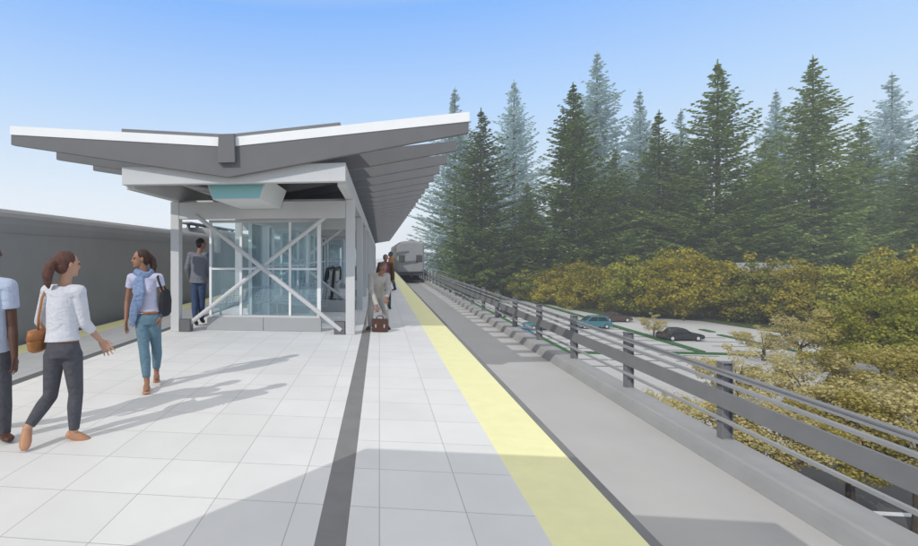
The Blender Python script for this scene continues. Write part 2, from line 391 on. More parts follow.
# ---------------------------------------------------------------- trains
def train(name, xc, y0, y1, hw, zbot, zeave, zcrown, label, cat, cut=0.0, lightend=True):
    e = empty(name, (xc, y0, -1.2), label, cat)
    def prof(off=0.0):
        p = [(-hw + off, zbot + off), (hw - off, zbot + off), (hw - off, zeave)]
        for q in range(1, 12):
            a = math.pi * q / 12; p.append(((hw - off) * math.copysign(abs(math.cos(a)) ** .62, math.cos(a)), zeave + (zcrown - zeave - off) * abs(math.sin(a)) ** .75))
        p.append((-hw + off, zeave)); return p
    mb = MB(); n = len(prof())
    rings = [(y0, .22), (y0 + .05, .1), (y0 + .22, .0), (y1 - .2, .0), (y1, .15)]
    vs = []
    for (y, off) in rings: vs += [(xc + x, y, z) for x, z in prof(off)]
    fs = [tuple(range(n)), tuple(reversed(range((len(rings) - 1) * n, len(rings) * n)))]
    for r_ in range(len(rings) - 1):
        for i in range(n): fs.append((r_ * n + i, r_ * n + (i + 1) % n, (r_ + 1) * n + (i + 1) % n, (r_ + 1) * n + i))
    mb.add(vs, fs); mb.build('body', 'train', e)
    g = MB()
    for sgn in (-1, 1):
        x = xc + sgn * hw
        g.box((x - .012, y0 + .3, zeave - .16), (x + .012, y1 - .3, zeave - .13))
    g.build('trim', 'train', e)
    # bogies under each end
    for yy in (y0 + 3.2, y1 - 3.2):
        b = MB(); b.box((xc - 1.0, yy - 1.5, -.95), (xc + 1.0, yy + 1.5, zbot + .03))
        bo = b.build('bogie', 'train_dark', e)
        for dy in (-1.1, 1.1):
            for sx in (-.75, .75): MB().tube((xc + sx - .07, yy + dy, -.76), (xc + sx + .07, yy + dy, -.76), .42, n=20).build('wheel', 'train_dark', bo)
    return e
tl = train('rail_car', -8.2, -9, 18.9, 1.45, -.75, 2.22, 2.58, 'long low dark grey rail car standing along the left platform edge', 'rail car')
tl2 = train('rail_car', -8.2, 19.7, 45, 1.45, -.75, 2.25, 2.86, 'taller round-roofed rail car behind the long low one on the left track', 'rail car')
tl3 = train('rail_car', -8.2, 45.8, 71, 1.45, -.75, 2.35, 3.05, 'round-roofed rail car, last of the three cars on the left track', 'rail car')
tr = train('rail_car', 3.12, 48, 73, 1.38, -.38, 2.45, 3.08, 'grey rail car seen end on at the far end of the right track', 'rail car')
# end of the right car: door, windows, bands
q = MB(); q.box((3.12 - .42, 47.965, -.15), (3.12 + .42, 48.02, 1.95)); dr = q.build('end_door', 'train', tr)
q = MB(); q.box((3.12 - .25, 47.95, .95), (3.12 + .25, 47.968, 1.7)); q.build('window', 'train_dark', dr)
for x in (2.25, 3.99):
    q = MB(); q.cbox((x - .3, 47.95, .95), (x + .3, 48.02, 1.65), .03); q.build('window', 'train_dark', tr)
q = MB(); q.box((3.12 - 1.25, 47.96, -.4), (3.12 + 1.25, 48.02, -.05)); q.build('end_beam', 'train_dark', tr)
q = MB(); q.tube((3.12, 47.5, -.45), (3.12, 48.1, -.45), .12); q.build('coupler', 'train_dark', tr)
for x in (2.0, 4.24):
    q = MB(); q.tube((x, 47.93, .25), (x, 48.0, .25), .09, n=14); q.build('headlight', 'train_light', tr)
# roof rack of the tall left car
q = MB(); q.cbox((-8.5, 19.0, 2.99), (-7.9, 25.4, 3.05), .01); rk = q.build('roof_walkway', 'train_light', tl2)
for k in range(6):
    for x in (-8.4, -8.0): MB().box((x - .05, 19.95 + k * 1.0, 2.8), (x + .05, 20.1 + k * 1.0, 2.99)).build('walkway_foot', 'train_light', tl2)

# ---------------------------------------------------------------- canopy
CX = XC; COLX = 1.89; CFY = 7.55; CEND = 65.0
can = empty('platform_canopy', (CX, 9.8, 0), 'long butterfly roof with dark rafters on a pale steel frame down the platform', 'canopy')
def zt(x): return 3.585 + .305 * abs(x - CX) / 3.9          # rafter top
def zb(x): return 2.94 + .63 * abs(x - CX) / 3.9            # rafter bottom
HW = 3.88
def rafter_poly(top=0.0):
    return [(CX - HW, zt(CX - HW) - top), (CX - HW, zb(CX - HW)), (CX, zb(CX)), (CX + HW, zb(CX + HW)), (CX + HW, zt(CX + HW) - top), (CX, zt(CX) - top)]
ny = 0; y = CFY + 1.2
q = MB(); q.prism(rafter_poly(.15), CFY, CFY + .10); q.build('front_rafter', 'rafter', can)
q = MB()
for sg in (-1, 1):
    x1 = CX + sg * (HW + .012); xa = CX + sg * .005
    q.prism([(xa, zt(CX) - .148), (x1, zt(x1) - .148), (x1, zt(x1) + .002), (xa, zt(CX) + .002)], CFY - .012, CFY + .16)
q.build('front_fascia', 'white', can)
proto = None; step = 1.2
while y < CEND:
    if proto is None:
        q = MB(); q.prism([(x_, z_ - .025) for x_, z_ in rafter_poly(.145)], -.05, .05); proto = q.build('rafter', 'rafter'); o = proto
    else:
        o = proto.copy(); COL.objects.link(o)
    o.parent = can; o.location = (-can.location.x, y - can.location.y, 0); y += step
# roof deck over the middle
q = MB()
for sg in (-1, 1):
    xa = CX; x1 = CX + sg * 1.86
    q.prism([(xa, zt(CX) + .008), (x1, zt(x1) + .008), (x1, zt(x1) + .062), (xa, zt(CX) + .062)], CFY + .01, CEND)
q.build('roof_deck', 'deck', can)
q = MB()
for sg in (-1, 1):
    xa = CX; x1 = CX + sg * 1.80
    q.prism([(xa, zt(CX) - .166), (x1, zt(x1) - .166), (x1, zt(x1) + .006), (xa, zt(CX) + .006)], CFY + .165, CEND - .02)
q.build('roof_panel', 'deck', can)
q = MB(); q.add([(CX-.13,CFY-.09,3.63),(CX+.13,CFY-.09,3.63),(CX+.145,CFY-.09,3.165),(CX-.145,CFY-.09,3.165),
                 (CX-.13,CFY-.013,3.63),(CX+.13,CFY-.013,3.63),(CX+.145,CFY-.013,3.165),(CX-.145,CFY-.013,3.165)],
                [(0,1,2,3),(7,6,5,4),(0,4,5,1),(1,5,6,2),(2,6,7,3),(3,7,4,0)]); q.build('gutter_end', 'rafter', can)
# frame
FX = 1.94
q = MB(); q.cbox((CX - FX, 7.70, 2.86), (CX + FX, 7.85, 3.17), .012); q.build('front_beam', 'steel', can)
for sg in (-1, 1):
    x = CX + sg * (FX - .075)
    q = MB(); q.cbox((x - .075, 7.85, 2.80), (x + .075, CEND, 3.165), .012); q.build('side_beam', 'steel', can)
rows = [9.8 + 4.55 * k for k in range(13)]
for ri, ry in enumerate(rows):
    for sg in (-1, 1):
        x = CX + sg * COLX
        q = MB(); q.cbox((x - .095, ry - .095, 0), (x + .095, ry + .095, 2.797), .012); co = q.build('column', 'steel', can)
        if ri < 3:
            q = MB(); q.cbox((x - sg * .11, ry - .10, .002), (x - sg * .34, ry + .10, .26), .01); q.build('brace_footing', 'rafter', can)
    q = MB(); q.cbox((CX - COLX + .096, ry - .09, 2.42), (CX + COLX - .096, ry + .09, 2.78), .012); q.build('cross_beam', 'steel', can)
    if ri in (0, 1, 12):
        for sg in (-1, 1):
            q = MB(); q.tube((CX - sg * 1.70, ry - .03 + sg * .05, .09), (CX + sg * 1.42, ry - .03 + sg * .05, 2.50), .047, n=14); q.build('cross_brace', 'steel', can)
q = MB(); q.box((CX - 1.78, 9.92, 2.80), (CX + 1.78, CEND - .3, 2.84)); q.build('ceiling', 'soffit', can)
# light box hung under the front bay
e = empty('light_box', (CX, 8.1, 2.63), 'pale boxy light housing with a teal end panel hung under the front of the canopy', 'light fixture')
q = MB(); prf = [(CX - .56, 2.99), (CX - .42, 2.625), (CX + .42, 2.625), (CX + .56, 2.99)]
q.prism(prf, 8.0, 9.68); q.build('housing', 'soffit', e)
q = MB(); q.prism([(CX - .52, 2.97), (CX - .415, 2.64), (CX + .415, 2.64), (CX + .52, 2.97)], 7.975, 7.998); q.build('end_panel', 'teal', e)

# neighbouring roof behind the viewer: throws the shade over the foreground
e = empty('platform_canopy', (-2.5, -6, 0), 'flat roof behind the viewer whose shadow falls across the foreground paving', 'canopy')
q = MB(); q.prism([(-.02, -.07), (-3.22, -.07), (-5.9, -3.13), (-5.9, -7.9), (-.02, -7.9)], 3.30, 3.38, 'Z'); q.build('roof', 'rafter', e)
for x in (-4.38, -.6):
    for yy in (-3.2, -7.4):
        q = MB(); q.cbox((x - .09, yy - .09, 0), (x + .09, yy + .09, 3.298), .01); q.build('column', 'steel', e)

# ---------------------------------------------------------------- glass shelters
def shelter(y0, y1, x0, x1, label, mids, doors=True):
    e = empty('glass_shelter', ((x0 + x1) / 2, y0, 0), label, 'shelter', 'glass shelters under the canopy')
    H = 2.36
    # base walls
    front_x1, front_mids = x1, mids
    for (a, b) in (((x0, y0), (x1, y0 + .14)), ((x0, y1 - .14), (x1 - .75, y1))):
        x1 = b[0]; mids = [m_ for m_ in front_mids if m_ < x1 - .3]
        q = MB(); mid = (a[0] + b[0]) / 2
        q.cbox((a[0], a[1], .002), (mid - .004, b[1], .285), .006); q.cbox((mid + .004, a[1], .002), (b[0], b[1], .285), .006)
        q.build('base_wall', 'steel_mid', e)
        q = MB(); q.box((a[0] + .03, a[1] + .02, .287), (b[0] - .03, b[1] - .02, .335)); q.build('sill', 'steel', e)
        yc = (a[1] + b[1]) / 2
        for m_ in [x0 + .06] + mids + [x1 - .05]:
            w = .026 if m_ not in (x1 - .05,) else .04
            q = MB(); q.box((m_ - w, yc - .03, .336), (m_ + w, yc + .03, H)); q.build('mullion', 'white', e)
        q = MB(); q.box((x0 + .09, yc - .02, 1.325), (x1 - .1, yc + .02, 1.37)); q.build('transom', 'white', e)
        q = MB(); q.box((x0 + .03, yc - .04, H + .001), (x1 - .01, yc + .04, H + .06)); q.build('head_rail', 'steel', e)
        ms = [x0 + .06] + mids + [x1 - .05]
        for a_, b_ in zip(ms[:-1], ms[1:]):
            q = MB(); q.box((a_ + .027, yc - .005, .34), (b_ - .041, yc + .005, H - .002)); q.build('glass_panel', 'glass', e)
    return e
X0, X1 = -3.77, -1.245
MIDS = [P(240, 300, 10.25).x, P(289.5, 300, 10.15).x]
shelter(10.0, 13.3, X0, X1, 'nearest glass shelter behind the crossed braces, with a low grey base wall', MIDS)
# longitudinal wind screens further on
def screen(x, ya, yb, label):
    e = empty('wind_screen', (x, ya, 0), label, 'wind screen', 'glass wind screens under the canopy')
    n = max(1, round((yb - ya) / 1.25)); d = (yb - ya) / n
    q = MB(); q.box((x - .05, ya, .002), (x + .05, yb, .22)); q.build('base_wall', 'steel_mid', e)
    for k in range(n + 1):
        q = MB(); q.box((x - .035, ya + k * d - .03, .221), (x + .035, ya + k * d + .03, 2.40)); q.build('mullion', 'white', e)
    q = MB(); q.box((x - .02, ya + .04, 1.32), (x + .02, yb - .04, 1.365)); q.build('transom', 'white', e)
    q = MB(); q.box((x - .04, ya, 2.401), (x + .04, yb, 2.46)); q.build('head_rail', 'steel', e)
    for k in range(n):
        q = MB(); q.box((x - .005, ya + k * d + .031, .222), (x + .005, ya + (k + 1) * d - .031, 2.40)); q.build('glass_panel', 'glass', e)
screen(-3.05, 10.9, 13.2, 'short glass screen inside the nearest shelter, left of the wire benches')
screen(-2.62, 15.0, 22.5, 'glass wind screen beside the left side of the escalators')
screen(-3.70, 17.5, 27.5, 'long glass wind screen behind the first shelter towards the left track')
screen(-1.9, 24.0, 34.0, 'glass wind screen beyond the escalators in the middle of the platform')
screen(-3.70, 30.5, 44.0, 'far glass wind screen near the left edge of the canopy')
screen(-1.25, 37.0, 52.0, 'farthest glass wind screen near the right row of columns')
q = MB(); q.cbox((-3.02, 12.0, 0), (-2.88, 12.14, 2.40), .01); o = q.build('shelter_post', 'white')
tag(o, 'thick white post standing alone inside the nearest glass shelter', 'post')
# cross screens seen end on
def cross(y, x0, x1, label):
    e = empty('wind_screen', ((x0 + x1) / 2, y, 0), label, 'wind screen', 'glass wind screens under the canopy')
    n = max(1, round((x1 - x0) / .8)); d = (x1 - x0) / n
    q = MB(); q.box((x0, y - .05, .002), (x1, y + .05, .22)); q.build('base_wall', 'steel_mid', e)
    q = MB(); q.box((x0, y - .04, 2.401), (x1, y + .04, 2.46)); q.build('head_rail', 'steel', e)
    for k in range(n + 1):
        q = MB(); q.box((x0 + k * d - .03, y - .03, .221), (x0 + k * d + .03, y + .03, 2.40)); q.build('mullion', 'white', e)
    q = MB(); q.box((x0, y - .015, 1.32), (x1, y + .015, 1.36)); q.build('transom', 'white', e)
    for k in range(n):
        q = MB(); q.box((x0 + k * d + .031, y - .005, .222), (x0 + (k + 1) * d - .031, y + .005, 2.40)); q.build('glass_panel', 'glass', e)
cross(16.4, -4.2, -2.7, 'glass screen crossing the platform just beyond the first shelter')
cross(23.2, -4.2, -.9, 'glass screen crossing the platform behind the escalators')
cross(35.5, -4.2, -.9, 'glass screen crossing the platform halfway down the canopy')

# ---------------------------------------------------------------- escalators
def escalator(x0, x1, label):
    e = empty('escalator', ((x0 + x1) / 2, 14.5, 0), label, 'escalator', 'escalators beside the shelter')
    path = [(14.0, .16), (14.25, .42), (14.75, .98), (15.0, 1.14), (15.3, 1.2), (17.2, 1.2), (17.38, 1.14), (17.44, .98), (17.38, .82), (17.2, .76)]
    for x in (x0, x1):
        q = MB(); q.loft([(x, a, b) for a, b in path], [(.045, .05)] * len(path), 10, right=(1, 0, 0)); q.build('handrail', 'black', e, smooth=True)
        q = MB(); q.prism([(14.05, .1), (14.3, .40), (14.8, .94), (15.3, 1.15), (17.2, 1.15), (17.33, .95), (17.2, .16), (14.4, .05)], x - .008, x + .008, 'X'); q.build('glass_side', 'glass', e)
        q = MB(); q.box((x - .06, 13.9, .003), (x + .06, 17.6, .13)); q.build('skirt', 'chrome', e)
    q = MB()
    for k in range(8):
        q.box((x0 + .08, 15.4 - k * .2, .002), (x1 - .08, 15.6 - k * .2 - .01, .03 + .0 * k))
    q.box((x0 + .07, 15.62, .002), (x1 - .07, 17.4, .035)); q.build('steps', 'train_dark', e)
    return e
escalator(-2.33, -1.68, 'left escalator with black handrails beside the glass shelter')
escalator(-1.44, -.86, 'right escalator with black handrails beside the row of columns')
q = MB(); q.cbox((-1.75, 13.55, 0), (-.82, 13.75, .33), .01); o = q.build('low_wall', 'steel_mid'); tag(o, 'low grey wall guarding the near end of the escalator pit', 'wall')

# ---------------------------------------------------------------- wire benches
def bench(loc, rz, label):
    e = empty('bench', loc, label, 'bench', 'wire mesh benches in the shelter')
    e.rotation_euler.z = rz
    def sub(mb, name, m):
        o = mb.build(name, m); o.parent = e; o.location = (0, 0, 0); return o
    L = 1.7
    for s_ in (-.62, 0, .62):
        fr = MB(); pts = [(s_, .24, .46), (s_, .05, .43), (s_, -.16, .43), (s_, -.28, .86)]
        for a, b in zip(pts[:-1], pts[1:]): fr.tube(a, b, .018)
        sub(fr, 'support', 'chrome')
    for s_ in (-.62, .62):
        q = MB(); q.tube((s_, 0, 0.02), (s_, 0, .43), .025); q.tube((s_, -.25, .02), (s_, .25, .02), .02); sub(q, 'leg', 'chrome')
    q = MB()
    for k in range(9):
        yy = .24 - k * .05; q.tube((-L / 2, yy, .445 + .015 * (k == 0)), (L / 2, yy, .445 + .015 * (k == 0)), .009, n=6)
    for k in range(18): x = -L / 2 + .05 + k * .094; q.tube((x, .24, .45), (x, -.17, .44), .007, n=6)
    sub(q, 'seat', 'chrome')
    q = MB()
    for k in range(8):
        f = k / 7; q.tube((-L / 2, -.17 - f * .11, .48 + f * .38), (L / 2, -.17 - f * .11, .48 + f * .38), .009, n=6)
    for k in range(18): x = -L / 2 + .05 + k * .094; q.tube((x, -.16, .46), (x, -.28, .87), .007, n=6)
    sub(q, 'backrest', 'chrome')
    return e
bench((-3.38, 11.2, 0), R(60), 'wire bench behind the left pane of the nearest glass shelter')
bench((-2.05, 11.4, 0), R(150), 'near wire bench behind the right pane of the nearest glass shelter')
bench((-2.15, 12.55, 0), R(150), 'second wire bench close to the escalators at the back of the shelter')

# ---------------------------------------------------------------- railing on the curb
rl = empty('guardrail', (4.9, 30, -.96), 'dark steel railing of posts and four rails along the outer edge of the right track', 'railing')
YS = [7.25 + 2.61 * k for k in range(-2, 24)]
for y_ in YS:
    q = MB(); x = 4.90
    q.box((x - .075, y_ - .055, -.958), (x - .060, y_ + .055, .115)); q.box((x + .060, y_ - .055, -.958), (x + .075, y_ + .055, .115))
    q.box((x - .0598, y_ - .010, -.958), (x + .0598, y_ + .010, .115)); q.box((x - .08, y_ - .06, .1152), (x + .08, y_ + .06, .127))
    q.build('post', 'post', rl)
ya, yb = YS[0] - .5, YS[-1]
q = MB(); q.cbox((4.74, ya, .02), (4.825, yb, .045), .004); q.build('top_rail', 'rail', rl)
q = MB(); q.cbox((4.755, ya, -.03), (4.80, yb, .019), .004); q.build('rail', 'rail_light', rl)
q = MB(); q.cbox((4.77, ya, -.17), (4.825, yb, -.12), .006); q.build('rail', 'rail_light', rl)
q = MB(); q.cbox((4.785, ya, -.50), (4.823, yb, -.26), .006); q.build('wide_rail', 'rail', rl)
q = MB(); q.cbox((4.78, ya, -.69), (4.825, yb, -.64), .006); q.build('rail', 'rail_light', rl)

# ---------------------------------------------------------------- trees
import numpy as np
def conifer_mesh(seed, dens=1.0):
    r = random.Random(seed); vs = []; fs = []
    def quad(c, d, n, L, w):
        s_ = d.cross(n).normalized() * w * .5; e_ = d * L * .5
        o = len(vs); vs.extend([(c - e_ - s_)[:], (c + e_ * .5 - s_)[:], (c + e_)[:], (c + e_ * .4 + s_)[:], (c - e_ + s_ * .8)[:]]); fs.append((o, o + 1, o + 2, o + 3, o + 4))
    H = 1.0; lv = 84
    for i in range(lv):
        t_ = (i + r.random() * .6) / lv; z = .04 + .95 * t_
        Rr = .27 * (1 - t_) ** .84 * (1 + .0 * t_) + .004
        if t_ > .8: Rr *= .78 + .3 * (1 - t_)
        Rr *= r.uniform(.82, 1.12)
        nb = int((7 + 4 * (1 - t_)) * dens)
        a0 = r.random() * 6.28
        for b in range(nb if t_ < .86 else max(4, nb - 3)):
            if r.random() < .16: continue
            a = a0 + 6.283 * b / nb + r.uniform(-.3, .3); L = Rr * r.uniform(.55, 1.15) * (1 + .16 * math.sin(2 * a + seed + 5 * t_))
            if r.random() < .1: L *= 1.18
            h = Vector((math.cos(a), math.sin(a), 0)); side = Vector((-h.y, h.x, 0))
            slope = .55 - 1.0 * (1 - t_) * .8 + r.uniform(-.1, .1)
            ns = max(3, int(L / .0095))
            for k in range(ns):
                f = (k + 1) / ns
                if f < .10 and t_ < .8: continue
                zz = z + L * (slope * f * .55 + .28 * f * f - .12 * f)
                c = Vector((0, 0, zz)) + h * (L * f)
                wspan = L * .34 * (1 - f) + .007
                for m_ in range(5):
                    off = r.uniform(-1, 1) * wspan
                    cc = c + side * off + Vector((0, 0, r.uniform(-.0035, .002) - abs(off) * .15))
                    d = (h * r.uniform(.5, 1) + side * (off / (wspan + 1e-6)) * .9 + Vector((0, 0, r.uniform(-.35, .25)))).normalized()
                    n = (Vector((0, 0, 1)) + Vector((r.uniform(-.7, .7), r.uniform(-.7, .7), 0))).normalized()
                    quad(cc, d, n, r.uniform(.009, .018), r.uniform(.0042, .0082))
    for k in range(10):
        z = .975 + k * .003; a = k * 2.4; quad(Vector((0, 0, z)), Vector((math.cos(a) * .3, math.sin(a) * .3, 1)).normalized(), Vector((math.sin(a), -math.cos(a), 0)), .02, .0035)
    me = bpy.data.meshes.new('conifer_crown'); me.from_pydata(vs, [], fs); me.materials.append(M['needle']); return me
CON = [conifer_mesh(s_) for s_ in (11, 12, 13)]
tk = MB(); tk.loft([(0, 0, 0), (0, 0, .3), (0, 0, .7), (0, 0, .985)], [.014, .011, .006, .001], 8)
tko = tk.build('trunk', 'bark'); CTR = tko.data; bpy.data.objects.remove(tko)
def conifer(u, vtop, D, wk, m, label, group, idx):
    top = P(u, vtop, D); H = top.z - GZ
    e = empty('spruce_tree', (top.x, top.y, GZ), label, 'spruce tree', group)
    e.rotation_euler.z = idx * 1.7; 
    for nm, me in (('crown', CON[idx % 3]), ('trunk', CTR)):
        o = bpy.data.objects.new(nm, me); COL.objects.link(o); o.parent = e; o.scale = (H * wk, H * wk, H) if nm == 'crown' else (H, H, H)
        if nm == 'crown':
            o.material_slots[0].link = 'OBJECT'; o.material_slots[0].material = M[m]
    return e
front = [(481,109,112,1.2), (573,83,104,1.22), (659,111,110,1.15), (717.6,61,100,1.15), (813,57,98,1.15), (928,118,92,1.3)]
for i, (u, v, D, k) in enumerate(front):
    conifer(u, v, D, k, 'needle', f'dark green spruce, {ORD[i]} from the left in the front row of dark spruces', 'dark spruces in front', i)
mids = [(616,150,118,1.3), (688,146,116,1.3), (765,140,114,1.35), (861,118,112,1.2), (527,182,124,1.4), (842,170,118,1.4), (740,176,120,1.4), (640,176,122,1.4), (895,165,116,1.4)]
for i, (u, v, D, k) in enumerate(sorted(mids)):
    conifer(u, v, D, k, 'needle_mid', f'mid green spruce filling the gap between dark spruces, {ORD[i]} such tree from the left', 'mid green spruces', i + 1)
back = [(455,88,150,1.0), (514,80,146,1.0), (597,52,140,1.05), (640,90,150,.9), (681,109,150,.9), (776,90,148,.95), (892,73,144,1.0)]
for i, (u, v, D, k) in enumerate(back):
    conifer(u, v, D, k, 'needle_fade', f'pale spruce with painted blue-green misty fade, {ORD[i]} from the left in the back row', 'pale spruces behind', i + 2)

def broad_mesh(seed, ncl, nl, leaf, squash=.8):
    r = random.Random(seed); vs = []; fs = []
    # clump centres on and in an uneven ellipsoid of radius 1 centred at z=0
    cl = []
    while len(cl) < ncl:
        d = Vector((r.gauss(0, 1), r.gauss(0, 1), r.gauss(0, 1))).normalized()
        rad = r.uniform(.35, 1.0) ** .6 * (1 + .18 * math.sin(3 * math.atan2(d.y, d.x) + seed) + .1 * math.sin(5 * d.z + seed))
        cl.append((Vector((d.x * rad, d.y * rad, d.z * rad * squash)), r.uniform(.13, .25)))
    for c, cr in cl:
        for k in range(nl):
            d = Vector((r.gauss(0, 1), r.gauss(0, 1), r.gauss(0, .7)));
            p = c + d.normalized() * cr * r.random() ** .45
            n = (d.normalized() + Vector((r.uniform(-.8, .8), r.uniform(-.8, .8), r.uniform(-.5, .9)))).normalized()
            a = n.orthogonal().normalized(); a = (a * math.cos(k) + n.cross(a) * math.sin(k)).normalized(); b = n.cross(a)
            s_ = leaf * r.uniform(.6, 1.3); o = len(vs)
            vs.extend([(p - a * s_)[:], (p - a * s_ * .1 + b * s_ * .8)[:], (p + a * s_)[:], (p - b * s_ * .75)[:]]); fs.append((o, o + 1, o + 2, o + 3))
    me = bpy.data.meshes.new('broadleaf_crown'); me.from_pydata(vs, [], fs); me.materials.append(M['autumn'])
    # trunk and limbs, base at z=-1.75 of crown units
    tb = MB(); base = Vector((0, 0, -1.9)); fork = Vector((0, 0, -.9))
    tb.loft([base, base + Vector((0.01, 0, .4)), fork], [.085, .065, .055], 10)
    for c, cr in r.sample(cl, 12):
        mid = (fork + c) * .5 + Vector((0, 0, -.1)); tb.loft([fork, mid, c], [.04, .022, .006], 6)
    o = tb.build('trunk', 'bark'); tm = o.data; bpy.data.objects.remove(o)
    return me, tm
BR_FAR = [broad_mesh(s_, 110, 110, .030) for s_ in (21, 22, 23)]
BR_SPARSE = [broad_mesh(s_, 60, 95, .028) for s_ in (41, 42, 43)]
BR_NEAR = [broad_mesh(s_, 85, 210, .024) for s_ in (31, 32, 33)]
def broad(u, vtop, vbot_c, D, wpx, m, label, group, idx, near=False):
    """crown spans vtop..vbot_c at distance D; wpx its width in px"""
    a = P(u, vtop, D); b = P(u, vbot_c, D); rz = (a.z - b.z) / 2; rx = wpx * D / FPX / 2; cz = (a.z + b.z) / 2
    e = empty('autumn_tree', (a.x, a.y, GZ), label, 'tree', group)
    me, tm = (BR_SPARSE if near == 2 else BR_NEAR if near else BR_FAR)[idx % 3]
    o = bpy.data.objects.new('crown', me); COL.objects.link(o); o.parent = e; o.location = (0, 0, cz - GZ); o.scale = (rx, rx, rz / .9); o.rotation_euler.z = idx * 2.1
    o.material_slots[0].link = 'OBJECT'; o.material_slots[0].material = M[m]
    o = bpy.data.objects.new('trunk', tm); COL.objects.link(o); o.parent = e; o.location = (0, 0, cz - GZ); o.rotation_euler.z = idx * 2.1
    o.scale = (rx * .9, rx * .9, (cz - GZ) / 1.9)
    return e
far = [(452,273,288,150,26), (476,274,292,132,32), (502,272,298,116,40), (530,269,303,104,46), (562,266,310,96,56), (598,262,316,86,62), (636,256,318,78,72), (676,252,320,74,80), (716,254,324,72,76),
       (752,262,326,70,64), (786,262,330,68,66), (822,264,334,66,74), (862,256,340,60,86), (906,252,350,56,90), (950,250,350,54,90)]
for i, (u, a, b, D, w) in enumerate(far):
    broad(u, a, b, D, w * 1.12, 'autumn' if i % 3 else 'autumn_green', f'olive and gold autumn tree, {ORD[i]} from the left in the long row below the spruces', 'autumn trees below the spruces', i)
midt = [(764,326,352,44,56), (800,312,352,42,62), (845,304,360,39,74), (885,290,370,36,100), (945,290,372,37,100)]
for i, (u, a, b, D, w) in enumerate(midt):
    broad(u, a, b, D, w, 'autumn_pale' if i < 2 else 'autumn_yellow' if i < 3 else 'autumn_green', f'leafy yellow autumn tree in the middle distance beyond the railing, {ORD[i]} from the left', 'autumn trees in the middle distance', i + 1, near=2 if i < 2 else False)
neart = [(708,392,466,19.4,104,'autumn_pale','pale yellow tree rising directly behind the nearest railing post'),
    (775,394,470,18.4,112,'autumn_pale','pale yellow tree rising just right of the nearest railing post'),
    (850,388,476,17.5,125,'autumn_yellow','golden tree standing over the dark street at the lower right'),
    (918,372,482,16.7,140,'autumn_pale','yellow tree with a dark trunk at the right edge above the white road line'),
    (738,346,402,31,86,'autumn_pale','pale yellow tree beyond the street below the black car'),
    (815,348,418,27,104,'autumn_pale','tall pale yellow tree beyond the street, left of the right-edge trees'),
    (900,338,420,25,115,'autumn_yellow','golden tree beyond the street near the right edge'),
    (654,313,333,56,28,'autumn_pale','tiny pale yellow tree left of the black car'),
    (668,388,440,23,70,'autumn_pale','sparse pale yellow tree seen left of the nearest railing post, lowest on the left')]
for i, (u, a, b, D, w, m_, lb) in enumerate(neart):
    broad(u, a, b, D, w, m_, lb, 'trees near the street', i, near=2 if i in (0, 4, 5, 7, 8) else 1)

# house half hidden by the trees
hp = P(765, 300, 88)
e = empty('house', (hp.x, hp.y, GZ), 'small grey house with a pitched roof half hidden by trees right of the lot', 'house')
q = MB(); q.box((hp.x - 5, hp.y - 3.5, GZ), (hp.x + 5, hp.y + 3.5, -3.4)); q.build('wall', 'housewall', e)
q = MB(); q.prism([(hp.y - 4, -3.5), (hp.y + 4, -3.5), (hp.y, .2)], hp.x - 5.5, hp.x + 5.5, 'X'); q.build('roof', 'houseroof', e)

